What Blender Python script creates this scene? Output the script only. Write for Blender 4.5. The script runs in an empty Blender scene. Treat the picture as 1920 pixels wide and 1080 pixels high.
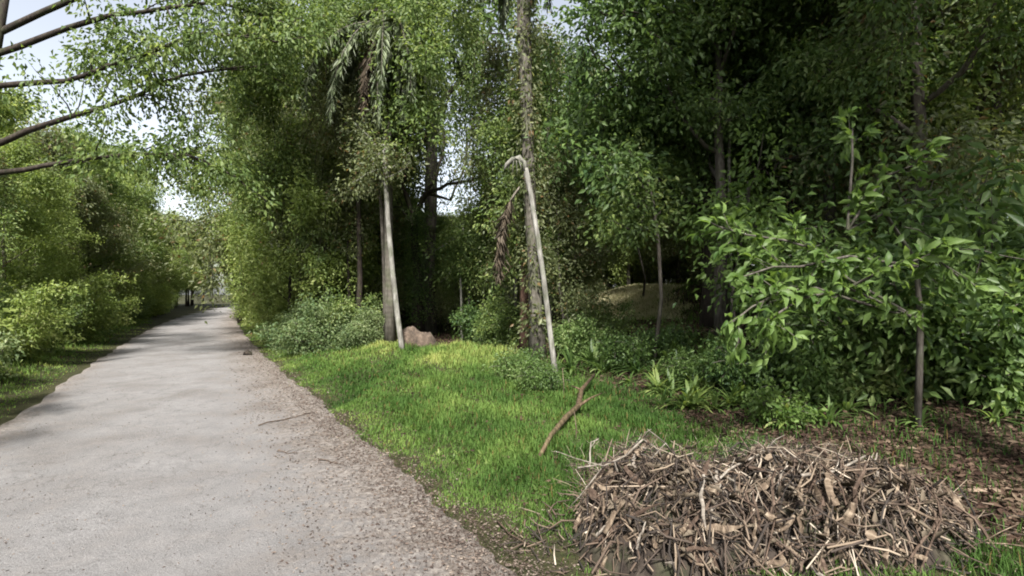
import bpy, math, random
import numpy as np
from mathutils import Vector, Matrix, noise

random.seed(7)
rng = np.random.default_rng(7)
S = bpy.context.scene
COL = S.collection

# ------------------------------------------------------------------ camera, sky, sun, exposure
CAM_H = 2.4
FPX = 935.0            # focal length in pixels of a 1080 line picture
HOR = 550.0            # horizon line
cam_d = bpy.data.cameras.new('camera')
cam = bpy.data.objects.new('camera', cam_d)
COL.objects.link(cam)
cam_d.sensor_fit = 'HORIZONTAL'
cam_d.sensor_width = 36.0
cam_d.lens = 36.0 * FPX / 1920.0
cam_d.clip_start = 0.05
cam_d.clip_end = 2000
cam.location = (0, 0, CAM_H)
cam.rotation_euler = (math.radians(90) + math.atan((HOR - 540) / FPX), 0, 0)
S.camera = cam

SUN_EL, SUN_AZ = math.radians(48), math.radians(180)      # azimuth clockwise from +Y (north)
world = bpy.data.worlds.new('World')
S.world = world
world.use_nodes = True
nt = world.node_tree
nt.nodes.clear()
sky = nt.nodes.new('ShaderNodeTexSky')
sky.sky_type = 'NISHITA'
sky.sun_disc = False
sky.sun_elevation = SUN_EL
sky.sun_rotation = SUN_AZ
sky.air_density = 1.0
sky.dust_density = 2.0
sky.ozone_density = 1.0
hs = nt.nodes.new('ShaderNodeHueSaturation')              # thin white overcast: the blue is washed out
hs.inputs['Saturation'].default_value = 0.38
hs.inputs['Value'].default_value = 1.0
bg = nt.nodes.new('ShaderNodeBackground')
bg.inputs['Strength'].default_value = 0.06
wo = nt.nodes.new('ShaderNodeOutputWorld')
nt.links.new(sky.outputs[0], hs.inputs['Color'])
nt.links.new(hs.outputs[0], bg.inputs['Color'])
nt.links.new(bg.outputs[0], wo.inputs['Surface'])

sun_d = bpy.data.lights.new('sun', 'SUN')
sun = bpy.data.objects.new('sun', sun_d)
COL.objects.link(sun)
sun_d.energy = 3.0
sun_d.angle = math.radians(5)
sun_d.color = (1.0, 0.965, 0.91)
sd = Vector((math.sin(SUN_AZ) * math.cos(SUN_EL), math.cos(SUN_AZ) * math.cos(SUN_EL), math.sin(SUN_EL)))
sun.rotation_euler = sd.to_track_quat('Z', 'Y').to_euler()
sun.location = sd * 50

S.view_settings.view_transform = 'Standard'
S.view_settings.look = 'None'
S.view_settings.exposure = 2.25
S.view_settings.gamma = 1
S.view_settings.use_curve_mapping = False
S.render.film_transparent = False
cy = S.cycles
cy.max_bounces = 9
cy.diffuse_bounces = 6
cy.glossy_bounces = 2
cy.transmission_bounces = 6
cy.transparent_max_bounces = 4
cy.caustics_reflective = False
cy.caustics_refractive = False
cy.sample_clamp_indirect = 6
cy.filter_width = 1.9

# ------------------------------------------------------------------ the lie of the land
RD = np.array([-0.543, 0.840]); RD /= np.linalg.norm(RD)   # road direction
RN = np.array([RD[1], -RD[0]])                             # to its right
EDGE_R, EDGE_L = 2.5, -2.9


def smooth(a, b, x):
    t = np.clip((x - a) / (b - a), 0, 1)
    return t * t * (3 - 2 * t)


def su(x, y):
    """s = metres right of the road's axis line, u = metres along the road."""
    u = x * RD[0] + y * RD[1]
    s = x * RN[0] + y * RN[1]
    s = s - 0.0009 * np.clip(u - 15, 0, None) ** 2
    return s, u


def xy_of(s, u):
    s = s + 0.0009 * max(u - 15, 0) ** 2
    return (s * RN[0] + u * RD[0], s * RN[1] + u * RD[1])


def wob(x, y):
    return (0.5 * np.sin(x * 0.83 + 1.3) * np.cos(y * 0.71 + 0.4) + 0.3 * np.sin(x * 1.9 + y * 1.3)
            + 0.2 * np.cos(x * 3.1 - y * 2.7))


def hgt(x, y):
    s, u = su(x, y)
    z = -0.02 + 0.27 * smooth(2.45, 4.6, s) + 0.25 * smooth(-3.0, -5, s)
    off = smooth(2.6, 4.2, s) + smooth(-3.1, -4.5, s)
    z = z + off * 0.06 * wob(x, y)
    # grassy swell in front of the trees, and the shallow dip of the path
    z = z + 0.28 * smooth(4.2, 6.4, s) * (1 - smooth(7.6, 9.5, s)) * smooth(9, 14, u)
    # trodden dip running down from the path opening
    q = np.clip(((x + 2.9) * -.12 + (y - 21) * -.993) / 10, 0, 1)
    dd = np.hypot(x - (-2.9 - 1.2 * q), y - (21 - 10 * q))
    z = z - .2 * np.exp(-(dd / .55) ** 2)
    # bank climbing to the right
    wr = 1 - smooth(12, 20, u)
    z = z + wr * 1.15 * smooth(7.6, 13.5, s)
    w2 = 1 - smooth(23, 30, u)
    z = z + w2 * 2.6 * smooth(15, 25, s)
    z = z + 1.2 * smooth(30, 80, s)
    return z


def hz(x, y):
    return float(hgt(np.float64(x), np.float64(y)))


def pix(px, py, d):
    """point at depth d (metres ahead) on the sight line of photo pixel px, py."""
    return Vector(((px - 960) / FPX * d, d, CAM_H + (HOR - py) / FPX * d))


def gnd(px, py):
    """where that sight line meets the ground."""
    d = 2.5
    while d < 200:
        p = pix(px, py, d)
        if p.z <= hz(p.x, p.y):
            return Vector((p.x, p.y, hz(p.x, p.y)))
        d += 0.04
    return p


# ------------------------------------------------------------------ materials
def newmat(name):
    m = bpy.data.materials.new(name)
    m.use_nodes = True
    t = m.node_tree
    t.nodes.clear()
    out = t.nodes.new('ShaderNodeOutputMaterial')
    return m, t, out


def N(t, kind, **kw):
    n = t.nodes.new(kind)
    for k, v in kw.items():
        if k.startswith('i_'):
            n.inputs[k[2:].replace('_', ' ')].default_value = v
        else:
            setattr(n, k, v)
    return n


def ramp(t, fac, stops):
    r = t.nodes.new('ShaderNodeValToRGB')
    e = r.color_ramp.elements
    while len(e) > 1:
        e.remove(e[-1])
    e[0].position = stops[0][0]
    e[0].color = (*stops[0][1], 1)
    for p, c in stops[1:]:
        x = e.new(p)
        x.color = (*c, 1)
    t.links.new(fac, r.inputs[0])
    return r.outputs[0]


def mixc(t, fac, a, b, mode='MIX'):
    m = t.nodes.new('ShaderNodeMix')
    m.data_type = 'RGBA'
    m.blend_type = mode
    for sock, v in ((m.inputs[0], fac), (m.inputs[6], a), (m.inputs[7], b)):
        if isinstance(v, (int, float)):
            sock.default_value = v
        elif isinstance(v, tuple):
            sock.default_value = (*v, 1)
        else:
            t.links.new(v, sock)
    return m.outputs[2]


def leaf_mat(name, stops, trans=0.45, rough=0.5, spec=0.35, scale=0.9, dead=0.0, back=1.5):
    """colour by the leaf's own random value, its clump and its plant."""
    m, t, out = newmat(name)
    L = t.links
    at = N(t, 'ShaderNodeAttribute', attribute_name='v')
    tc = N(t, 'ShaderNodeNewGeometry')
    no = N(t, 'ShaderNodeTexNoise')
    no.inputs['Scale'].default_value = scale
    no.inputs['Detail'].default_value = 2
    L.new(tc.outputs['Position'], no.inputs['Vector'])
    oi = N(t, 'ShaderNodeObjectInfo')
    a1 = N(t, 'ShaderNodeMath', operation='MULTIPLY_ADD')
    L.new(no.outputs['Fac'], a1.inputs[0]); a1.inputs[1].default_value = 1.1
    a1.inputs[2].default_value = -0.45
    a2 = N(t, 'ShaderNodeMath', operation='MULTIPLY_ADD')
    L.new(at.outputs['Fac'], a2.inputs[0]); a2.inputs[1].default_value = 0.6
    L.new(a1.outputs[0], a2.inputs[2])
    a3 = N(t, 'ShaderNodeMath', operation='MULTIPLY_ADD')
    L.new(oi.outputs['Random'], a3.inputs[0]); a3.inputs[1].default_value = 0.25
    L.new(a2.outputs[0], a3.inputs[2])
    c = ramp(t, a3.outputs[0], stops)
    if dead > 0:
        g = N(t, 'ShaderNodeMath', operation='GREATER_THAN')
        wn = N(t, 'ShaderNodeTexWhiteNoise', noise_dimensions='1D')
        L.new(at.outputs['Fac'], wn.inputs['W'])
        L.new(wn.outputs['Value'], g.inputs[0])
        g.inputs[1].default_value = 1 - dead
        c = mixc(t, g.outputs[0], c, (0.14, 0.085, 0.035))
    p = N(t, 'ShaderNodeBsdfPrincipled')
    L.new(c, p.inputs['Base Color'])
    p.inputs['Roughness'].default_value = rough
    p.inputs['Specular IOR Level'].default_value = spec
    tr = N(t, 'ShaderNodeBsdfTranslucent')
    c2 = mixc(t, 1.0, c, (back * 1.1, back * 1.08, back * 0.68), 'MULTIPLY')
    L.new(c2, tr.inputs['Color'])
    mx = N(t, 'ShaderNodeMixShader')
    mx.inputs[0].default_value = trans
    L.new(p.outputs[0], mx.inputs[1]); L.new(tr.outputs[0], mx.inputs[2])
    L.new(mx.outputs[0], out.inputs['Surface'])
    return m


LM = {
    'yellow': leaf_mat('leaf_yellow_green', [(0, (0.07, 0.11, 0.022)), (0.45, (0.14, 0.19, 0.045)), (0.8, (0.23, 0.28, 0.08)), (1, (0.34, 0.36, 0.14))]),
    'mid': leaf_mat('leaf_mid_green', [(0, (0.045, 0.075, 0.022)), (0.45, (0.085, 0.13, 0.035)), (0.8, (0.155, 0.20, 0.055)), (1, (0.27, 0.31, 0.12))], spec=.28),
    'deep': leaf_mat('leaf_deep_green', [(0, (0.03, 0.062, 0.022)), (0.45, (0.062, 0.105, 0.028)), (0.8, (0.11, 0.17, 0.05)), (1, (0.22, 0.28, 0.11))], rough=0.45, spec=.25),
    'olive': leaf_mat('leaf_olive', [(0, (0.055, 0.066, 0.026)), (0.45, (0.078, 0.098, 0.036)), (0.8, (0.125, 0.145, 0.06)), (1, (0.20, 0.215, 0.105))], dead=0.05),
    'silver': leaf_mat('leaf_grey_green', [(0, (0.05, 0.10, 0.04)), (0.45, (0.10, 0.145, 0.055)), (0.8, (0.17, 0.215, 0.095)), (1, (0.27, 0.31, 0.16))], rough=0.6),
    'broad': leaf_mat('leaf_broad_green', [(0, (0.045, 0.09, 0.02)), (0.45, (0.08, 0.13, 0.03)), (0.8, (0.125, 0.19, 0.052)), (1, (0.2, 0.27, 0.095))], rough=0.5, spec=0.25, scale=1.6),
    'palm': leaf_mat('palm_leaflets', [(0, (0.055, 0.075, 0.038)), (0.5, (0.09, 0.115, 0.055)), (1, (0.18, 0.21, 0.125))], trans=0.2, scale=0.5),
    'dry': leaf_mat('dry_leaf', [(0, (0.03, 0.023, 0.016)), (0.5, (0.07, 0.055, 0.038)), (1, (0.17, 0.14, 0.105))], trans=0.12, rough=0.8, spec=0.1, back=1.0),
}
LM['grass'] = leaf_mat('grass_blades', [(0, (0.022, 0.05, 0.011)), (0.4, (0.05, 0.10, 0.021)), (0.7, (0.115, 0.18, 0.042)), (1, (0.28, 0.31, 0.095))], trans=0.4, rough=0.7, spec=.12, scale=0.7, dead=0.03)
LM['palegrass'] = leaf_mat('pale_grass_blades', [(0, (0.20, 0.20, 0.10)), (0.5, (0.36, 0.34, 0.20)), (1, (0.5, 0.46, 0.30))], trans=0.3, rough=0.6)  # colour raised so the shaded slope looks sunlit
LM['litter'] = leaf_mat('fallen_leaves', [(0, (0.018, 0.01, 0.008)), (0.3, (0.036, 0.021, 0.015)), (0.6, (0.07, 0.045, 0.031)), (0.85, (0.115, 0.085, 0.058)), (1, (0.24, 0.18, 0.13))], trans=0.1, rough=0.8, spec=0.12, scale=2.0, back=1.0)
LM['debris'] = leaf_mat('road_debris', [(0, (0.014, 0.01, 0.008)), (0.3, (0.035, 0.024, 0.02)), (0.6, (0.075, 0.055, 0.045)), (1, (0.2, 0.165, 0.135))], trans=0.0, rough=0.85, spec=0.1, scale=3.0, back=1.0)


def bark_mat(name, dark, mid, light, sc=14.0, ring=0.0, moss=0.25):
    m, t, out = newmat(name)
    L = t.links
    tc = N(t, 'ShaderNodeTexCoord')
    mp = N(t, 'ShaderNodeMapping')
    mp.inputs['Scale'].default_value = (1, 1, 0.22)
    L.new(tc.outputs['Object'], mp.inputs['Vector'])
    n1 = N(t, 'ShaderNodeTexNoise'); n1.inputs['Scale'].default_value = sc
    n1.inputs['Detail'].default_value = 6; n1.inputs['Roughness'].default_value = 0.65
    L.new(mp.outputs[0], n1.inputs['Vector'])
    n2 = N(t, 'ShaderNodeTexNoise'); n2.inputs['Scale'].default_value = 2.2
    n2.inputs['Detail'].default_value = 3
    L.new(tc.outputs['Object'], n2.inputs['Vector'])
    c = ramp(t, n1.outputs['Fac'], [(0.3, dark), (0.5, mid), (0.72, light)])
    f = N(t, 'ShaderNodeMapRange'); f.inputs[1].default_value = 0.5; f.inputs[2].default_value = 0.62
    f.inputs[4].default_value = moss
    L.new(n2.outputs['Fac'], f.inputs[0])
    c = mixc(t, f.outputs[0], c, (0.045, 0.065, 0.02))
    h = n1.outputs['Fac']
    if ring > 0:
        w = N(t, 'ShaderNodeTexWave', wave_type='BANDS', bands_direction='Z')
        w.inputs['Scale'].default_value = 1.6; w.inputs['Distortion'].default_value = 2.5
        w.inputs['Detail'].default_value = 2
        L.new(tc.outputs['Object'], w.inputs['Vector'])
        c = mixc(t, ring, c, mixc(t, w.outputs['Fac'], dark, light))
    p = N(t, 'ShaderNodeBsdfPrincipled')
    L.new(c, p.inputs['Base Color'])
    p.inputs['Roughness'].default_value = 0.85
    p.inputs['Specular IOR Level'].default_value = 0.2
    b = N(t, 'ShaderNodeBump'); b.inputs['Strength'].default_value = 0.7; b.inputs['Distance'].default_value = 0.02
    L.new(h, b.inputs['Height']); L.new(b.outputs[0], p.inputs['Normal'])
    L.new(p.outputs[0], out.inputs['Surface'])
    return m


BK = {
    'dark': bark_mat('bark_dark_brown', (0.009, 0.007, 0.0055), (0.024, 0.018, 0.014), (0.05, 0.04, 0.031)),
    'grey': bark_mat('bark_grey', (0.025, 0.021, 0.017), (0.06, 0.052, 0.043), (0.12, 0.108, 0.092)),
    'palm': bark_mat('bark_palm', (0.03, 0.027, 0.021), (0.07, 0.062, 0.05), (0.135, 0.123, 0.105), sc=9, ring=0.15, moss=0.35),
    'pale': bark_mat('bark_pale_slender', (0.06, 0.057, 0.048), (0.15, 0.143, 0.125), (0.27, 0.26, 0.235), sc=11, moss=0.3),
    'red': bark_mat('bark_reddish', (0.03, 0.016, 0.012), (0.065, 0.036, 0.026), (0.11, 0.064, 0.048), moss=0.1),
    'dead': bark_mat('dead_wood_grey', (0.06, 0.05, 0.04), (0.145, 0.125, 0.102), (0.28, 0.25, 0.215), moss=0.0),
    'rust': bark_mat('dead_wood_rusty', (0.018, 0.012, 0.007), (0.062, 0.041, 0.024), (0.15, 0.108, 0.066), moss=0.15),
    'tan': bark_mat('dry_stalk_tan', (0.035, 0.024, 0.016), (0.10, 0.073, 0.05), (0.25, 0.20, 0.145), sc=20, moss=0.0),
    'brown': bark_mat('dry_stalk_brown', (0.018, 0.011, 0.008), (0.05, 0.033, 0.023), (0.11, 0.078, 0.058), sc=20, moss=0.0),
}


# ------------------------------------------------------------------ mesh helpers
def link(name, mesh, mat=None, parent=None):
    o = bpy.data.objects.new(name, mesh)
    COL.objects.link(o)
    if mat is not None and mesh is not None and not mesh.materials:
        mesh.materials.append(mat)
    if parent is not None:
        o.parent = parent
    return o


def tag(o, label=None, cat=None, group=None, kind=None):
    if label: o['label'] = label
    if cat: o['category'] = cat
    if group: o['group'] = group
    if kind: o['kind'] = kind
    return o


def empty(name, loc, label, cat, group=None, rz=0.0):
    o = bpy.data.objects.new(name, None)
    COL.objects.link(o)
    o.location = loc
    o.rotation_euler = (0, 0, rz)
    o.empty_display_size = 0.2
    return tag(o, label, cat, group)


def copy_tree(src, loc, rz, sc, label, group=None, lean=(0, 0)):
    r = src.copy(); COL.objects.link(r)
    r.location = loc
    r.rotation_euler = (lean[0], lean[1], rz)
    r.scale = (sc[0], sc[0], sc[1]) if isinstance(sc, tuple) else (sc, sc, sc)
    r['label'] = label
    if group: r['group'] = group
    elif 'group' in r: del r['group']
    for ch in list(src.children):
        c = ch.copy(); COL.objects.link(c); c.parent = r
        for g in ch.children:
            d = g.copy(); COL.objects.link(d); d.parent = c
    return r


def np_mesh(name, verts, faces, v=None, smooth_=False):
    """verts (n,3), faces (m,k) all of one size."""
    me = bpy.data.meshes.new(name)
    verts = np.asarray(verts, np.float32); faces = np.asarray(faces, np.int32)
    k = faces.shape[1]
    me.vertices.add(len(verts)); me.vertices.foreach_set('co', verts.ravel())
    me.loops.add(faces.size); me.loops.foreach_set('vertex_index', faces.ravel())
    me.polygons.add(len(faces))
    me.polygons.foreach_set('loop_start', np.arange(0, faces.size, k, dtype=np.int32))
    me.update(calc_edges=True)
    if smooth_:
        me.polygons.foreach_set('use_smooth', np.ones(len(faces), bool))
    if v is not None:
        a = me.attributes.new('v', 'FLOAT', 'POINT')
        a.data.foreach_set('value', np.asarray(v, np.float32))
    return me


class Tubes:
    """a set of tapered tubes gathered in one mesh"""
    def __init__(self): self.v = []; self.f = []; self.a = []; self.n = 0

    def add(self, pts, rad, sides=8, cap=True, rough=0.0, flat=1.0):
        P = np.array([tuple(p) for p in pts], float)
        R = np.array(rad, float)
        n = len(P)
        T = np.gradient(P, axis=0)
        T /= np.linalg.norm(T, axis=1)[:, None] + 1e-9
        ref = np.array([1.0, 0.13, 0.07]) if abs(T[0][0]) < 0.8 else np.array([0.1, 1.0, 0.1])
        ang = np.linspace(0, 2 * math.pi, sides, endpoint=False)
        rr = rng.uniform(0, 1)
        rings = []
        for i in range(n):
            b = np.cross(T[i], ref); b /= np.linalg.norm(b)
            c = np.cross(T[i], b)
            ref = c * -1 if False else ref
            r = R[i] * (1 + rough * rng.normal(size=sides))
            rings.append(P[i] + (np.cos(ang) * r)[:, None] * b + (np.sin(ang) * r * flat)[:, None] * c)
        V = np.concatenate(rings)
        base = self.n
        F = []
        for i in range(n - 1):
            for j in range(sides):
                a = base + i * sides + j; b_ = base + i * sides + (j + 1) % sides
                F.append((a, b_, b_ + sides, a + sides))
        if cap:
            for e, s in ((0, -1), (n - 1, 1)):
                V = np.vstack([V, P[e]])
                ci = base + len(V) - 1
                for j in range(sides):
                    a = base + e * sides + j; b_ = base + e * sides + (j + 1) % sides
                    F.append((a, b_, ci, ci) if s > 0 else (b_, a, ci, ci))
        self.v.append(V); self.f += F; self.n += len(V)
        self.a.append(np.full(len(V), rr))

    def build(self, name, mat, parent=None, loc=None):
        me = bpy.data.meshes.new(name)
        V = np.concatenate(self.v)
        if loc is not None: V = V - np.array(tuple(loc))
        F = [tuple(dict.fromkeys(f)) for f in self.f]
        me.from_pydata(V.tolist(), [], F)
        me.polygons.foreach_set('use_smooth', np.ones(len(F), bool))
        a = me.attributes.new('v', 'FLOAT', 'POINT')
        a.data.foreach_set('value', np.concatenate(self.a).astype(np.float32))
        me.update()
        return link(name, me, mat, parent)


def unit(a):
    return a / (np.linalg.norm(a, axis=-1, keepdims=True) + 1e-9)


def leaf_arrays(base, tdir, size, wr=0.24, fold=0.12, curl=0.12, big=False):
    """kite leaves (2 triangles) or full leaves (8 triangles) from base points and tip directions"""
    n = len(base)
    t = unit(tdir)
    ref = unit(rng.normal(size=(n, 3)) * np.array([1, 1, 0.5]))
    b = unit(np.cross(t, ref)); nn = np.cross(b, t)
    nn = np.where(nn[:, 2:3] < 0, -nn, nn)
    L = np.asarray(size).reshape(-1, 1)
    w = L * wr
    if not big:
        v0 = base
        v1 = base + t * L * 0.42 + b * w + nn * L * fold
        v2 = base + t * L - nn * L * curl
        v3 = base + t * L * 0.42 - b * w + nn * L * fold
        V = np.stack([v0, v1, v2, v3], 1).reshape(-1, 3)
        i = (np.arange(n) * 4)[:, None]
        F = np.concatenate([i + np.array([[0, 1, 2]]), i + np.array([[0, 2, 3]])], 1).reshape(-1, 3)
        k = 4
    else:
        m1 = base + t * L * 0.3 + nn * L * 0.03
        m2 = base + t * L * 0.65 + nn * L * 0.0
        tip = base + t * L - nn * L * curl * 1.6
        l1 = m1 + b * w * 0.9 + nn * L * fold; r1 = m1 - b * w * 0.9 + nn * L * fold
        l2 = m2 + b * w * 0.85 + nn * L * fold * 0.7; r2 = m2 - b * w * 0.85 + nn * L * fold * 0.7
        V = np.stack([base, l1, m1, r1, l2, m2, r2, tip], 1).reshape(-1, 3)
        i = (np.arange(n) * 8)[:, None]
        tri = [[0, 2, 1], [0, 3, 2], [1, 2, 5], [1, 5, 4], [2, 3, 6], [2, 6, 5], [4, 5, 7], [5, 6, 7]]
        F = np.concatenate([i + np.array([q]) for q in tri], 1).reshape(-1, 3)
        k = 8
    v = np.repeat(rng.uniform(0, 1, n), k)
    return V, F, v


def leaf_obj(name, base, tdir, size, mat, parent=None, **kw):
    V, F, v = leaf_arrays(np.asarray(base, float), np.asarray(tdir, float), size, **kw)
    return link(name, np_mesh(name, V, F, v), mat, parent)


def curve_pts(p0, d, length, n, up=0.0, wobble=0.12):
    pts = [np.array(tuple(p0), float)]
    d = unit(np.array(tuple(d), float))
    for i in range(n):
        d = unit(d + np.array([0, 0, up]) + rng.normal(size=3) * wobble)
        pts.append(pts[-1] + d * length / n)
    return pts


def clumps(points, per, spread, lsize, droop=0.5, out_from=None):
    """leaves gathered in sprays about twig points"""
    P = np.repeat(np.asarray(points, float), per, axis=0)
    n = len(P)
    off = rng.normal(size=(n, 3)) * spread * np.array([1, 1, 0.75])
    B = P + off
    D = unit(off) * 0.8 + rng.normal(size=(n, 3)) * 0.45
    D[:, 2] -= droop
    sz = lsize * rng.uniform(0.6, 1.35, n)
    return B, D, sz


# ------------------------------------------------------------------ the ground
def grow(a, b, fine, ratio, lim):
    xs = list(np.arange(a, b, fine))
    st, x = fine, xs[-1]
    while x < lim: st *= ratio; x += st; xs.append(x)
    return xs


gx = grow(-14, 16, 0.2, 1.12, 600); st, x = 0.2, -14; left = []
while x > -600: st *= 1.12; x -= st; left.append(x)
gx = np.array(left[::-1] + gx)
gy = grow(2, 34, 0.2, 1.12, 700); st, x = 0.2, 2; left = []
while x > -300: st *= 1.2; x -= st; left.append(x)
gy = np.array(left[::-1] + gy)
X, Y = np.meshgrid(gx, gy)
Z = hgt(X, Y) + 0.012 * np.sin(X * 9.1 + Y * 3.3) * np.cos(Y * 7.7 - X * 2.1) * (np.abs(su(X, Y)[0]) > 2.9)
sv, uv = su(X, Y)
Z = np.where((sv < 2.3) & (sv > -2.7), -0.03, Z)
nx, ny = len(gx), len(gy)
idx = np.arange(nx * ny).reshape(ny, nx)
F = np.stack([idx[:-1, :-1], idx[:-1, 1:], idx[1:, 1:], idx[1:, :-1]], -1).reshape(-1, 4)


def litter_mask(x, y):
    """0 grass, 1 bare leaf-littered forest floor"""
    s, u = su(x, y)
    e = 8.1 - 2.5 * (1 - smooth(3.5, 7.5, u))
    e = e + 0.35 * wob(x * 1.7, y * 1.7)
    m = smooth(e - 0.6, e + 1.0, s)
    return m


ground_me = np_mesh('ground', np.stack([X, Y, Z], -1).reshape(-1, 3), F, litter_mask(X, Y).ravel(), True)
m, t, out = newmat('ground_soil')
L = t.links
at = N(t, 'ShaderNodeAttribute', attribute_name='v')
geo = N(t, 'ShaderNodeNewGeometry')
n1 = N(t, 'ShaderNodeTexNoise'); n1.inputs['Scale'].default_value = 7; n1.inputs['Detail'].default_value = 8
n1.inputs['Roughness'].default_value = 0.7
L.new(geo.outputs['Position'], n1.inputs['Vector'])
n2 = N(t, 'ShaderNodeTexNoise'); n2.inputs['Scale'].default_value = 1.1; n2.inputs['Detail'].default_value = 4
L.new(geo.outputs['Position'], n2.inputs['Vector'])
cg = ramp(t, n1.outputs['Fac'], [(0.3, (0.016, 0.02, 0.008)), (0.55, (0.035, 0.034, 0.016)), (0.75, (0.075, 0.06, 0.035))])
cl = ramp(t, n1.outputs['Fac'], [(0.3, (0.015, 0.009, 0.007)), (0.5, (0.030, 0.020, 0.014)), (0.72, (0.062, 0.044, 0.031))])
cl = mixc(t, n2.outputs['Fac'], cl, mixc(t, 1.0, cl, (0.7, 0.85, 0.7), 'MULTIPLY'))
c = mixc(t, at.outputs['Fac'], cg, cl)
p = N(t, 'ShaderNodeBsdfPrincipled'); p.inputs['Roughness'].default_value = 0.95
p.inputs['Specular IOR Level'].default_value = 0.1
L.new(c, p.inputs['Base Color'])
b = N(t, 'ShaderNodeBump'); b.inputs['Distance'].default_value = 0.05
L.new(n1.outputs['Fac'], b.inputs['Height']); L.new(b.outputs[0], p.inputs['Normal'])
L.new(p.outputs[0], out.inputs['Surface'])
tag(link('ground', ground_me, m), kind='structure')

# road: rough pale concrete, crumbling into dirt at its right edge
us = np.array(grow(-20, 40, 0.12, 1.05, 420))
ss = np.linspace(0, 1, 46)
RV = []
RM = []
for u in us:
    er = EDGE_R + 0.05 * math.sin(u * 1.1) + 0.03 * math.sin(u * 4.3 + 1) + 0.03 * math.sin(u * 17 + 2)
    el = EDGE_L + 0.05 * math.sin(u * 1.2 + 2) + 0.04 * math.sin(u * 3.9)
    for q in ss:
        s = el + (er - el) * q
        x, y = xy_of(s, u)
        z = 0.006 + 0.012 * math.sin(math.pi * q) + 0.005 * math.sin(x * 2.1 + y) + 0.003 * math.sin(x * 7 - y * 5)
        if q == 0 or q == 1: z = -0.06
        RV.append((x, y, z))
        RM.append(s)
RV = np.array(RV)
k = len(ss); idx = np.arange(len(us) * k).reshape(len(us), k)
F = np.stack([idx[:-1, :-1], idx[:-1, 1:], idx[1:, 1:], idx[1:, :-1]], -1).reshape(-1, 4)
road_me = np_mesh('road', RV, F, np.array(RM), True)
m, t, out = newmat('road_surface')
L = t.links
at = N(t, 'ShaderNodeAttribute', attribute_name='v')
geo = N(t, 'ShaderNodeNewGeometry')


def noi(sc, det=6, ro=0.6):
    n = N(t, 'ShaderNodeTexNoise'); n.inputs['Scale'].default_value = sc
    n.inputs['Detail'].default_value = det; n.inputs['Roughness'].default_value = ro
    L.new(geo.outputs['Position'], n.inputs['Vector'])
    return n.outputs['Fac']


n_big, n_mid, n_fine, n_grit = noi(0.8, 7, .65), noi(3.2, 6, .7), noi(16, 6, .75), noi(70, 3, .8)
cc = ramp(t, n_mid, [(0.32, (0.105, 0.099, 0.095)), (0.5, (0.165, 0.157, 0.153)), (0.66, (0.235, 0.225, 0.218))])
cc = mixc(t, 0.5, cc, ramp(t, n_grit, [(0.35, (0.065, 0.062, 0.06)), (0.5, (0.185, 0.18, 0.178)), (0.7, (0.32, 0.312, 0.308))]))
dirt = ramp(t, n_fine, [(0.34, (0.035, 0.026, 0.02)), (0.44, (0.09, 0.07, 0.056)), (0.53, (0.17, 0.148, 0.13)), (0.64, (0.26, 0.235, 0.21))])
# dirt drifts in from the right edge and a little from the left
mr = N(t, 'ShaderNodeMapRange'); mr.inputs[1].default_value = 0.3; mr.inputs[2].default_value = 2.6
L.new(at.outputs['Fac'], mr.inputs[0])
ml = N(t, 'ShaderNodeMapRange'); ml.inputs[1].default_value = -2.1; ml.inputs[2].default_value = -3.0
ml.inputs[4].default_value = 0.8
L.new(at.outputs['Fac'], ml.inputs[0])
mm = N(t, 'ShaderNodeMath', operation='MAXIMUM'); L.new(mr.outputs[0], mm.inputs[0]); L.new(ml.outputs[0], mm.inputs[1])
a = N(t, 'ShaderNodeMath', operation='ADD'); L.new(n_mid, a.inputs[0]); L.new(n_fine, a.inputs[1])
a2 = N(t, 'ShaderNodeMath', operation='MULTIPLY_ADD'); L.new(mm.outputs[0], a2.inputs[0]); a2.inputs[1].default_value = 1.0
L.new(a.outputs[0], a2.inputs[2])
a3 = N(t, 'ShaderNodeMapRange'); a3.inputs[1].default_value = 1.18; a3.inputs[2].default_value = 1.75
a3.inputs[4].default_value = 0.95
L.new(a2.outputs[0], a3.inputs[0])
c = mixc(t, a3.outputs[0], cc, dirt)
# faint weathered patches
f = N(t, 'ShaderNodeMapRange'); f.inputs[1].default_value = 0.45; f.inputs[2].default_value = 0.65; f.inputs[4].default_value = 0.6
L.new(n_big, f.inputs[0])
c = mixc(t, f.outputs[0], c, mixc(t, 1.0, c, (0.62, 0.57, 0.53), 'MULTIPLY'))
vo = N(t, 'ShaderNodeTexVoronoi', feature='DISTANCE_TO_EDGE')
vo.inputs['Scale'].default_value = .55
wv_ = N(t, 'ShaderNodeVectorMath', operation='MULTIPLY_ADD')
nv = N(t, 'ShaderNodeTexNoise'); nv.inputs['Scale'].default_value = 2.5; nv.inputs['Detail'].default_value = 5
L.new(geo.outputs['Position'], nv.inputs['Vector'])
L.new(nv.outputs['Color'], wv_.inputs[0]); wv_.inputs[1].default_value = (.7, .7, .7); L.new(geo.outputs['Position'], wv_.inputs[2])
L.new(wv_.outputs[0], vo.inputs['Vector'])
cr = N(t, 'ShaderNodeMapRange'); cr.inputs[1].default_value = 0.0; cr.inputs[2].default_value = 0.012
cr.inputs[3].default_value = .55; cr.inputs[4].default_value = 0.0
L.new(vo.outputs['Distance'], cr.inputs[0])
cm = N(t, 'ShaderNodeMath', operation='MULTIPLY'); L.new(cr.outputs[0], cm.inputs[0]); L.new(n_big, cm.inputs[1])
c = mixc(t, cm.outputs[0], c, (0.045, 0.038, 0.032))
p = N(t, 'ShaderNodeBsdfPrincipled'); p.inputs['Roughness'].default_value = 0.9
p.inputs['Specular IOR Level'].default_value = 0.2
L.new(c, p.inputs['Base Color'])
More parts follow.
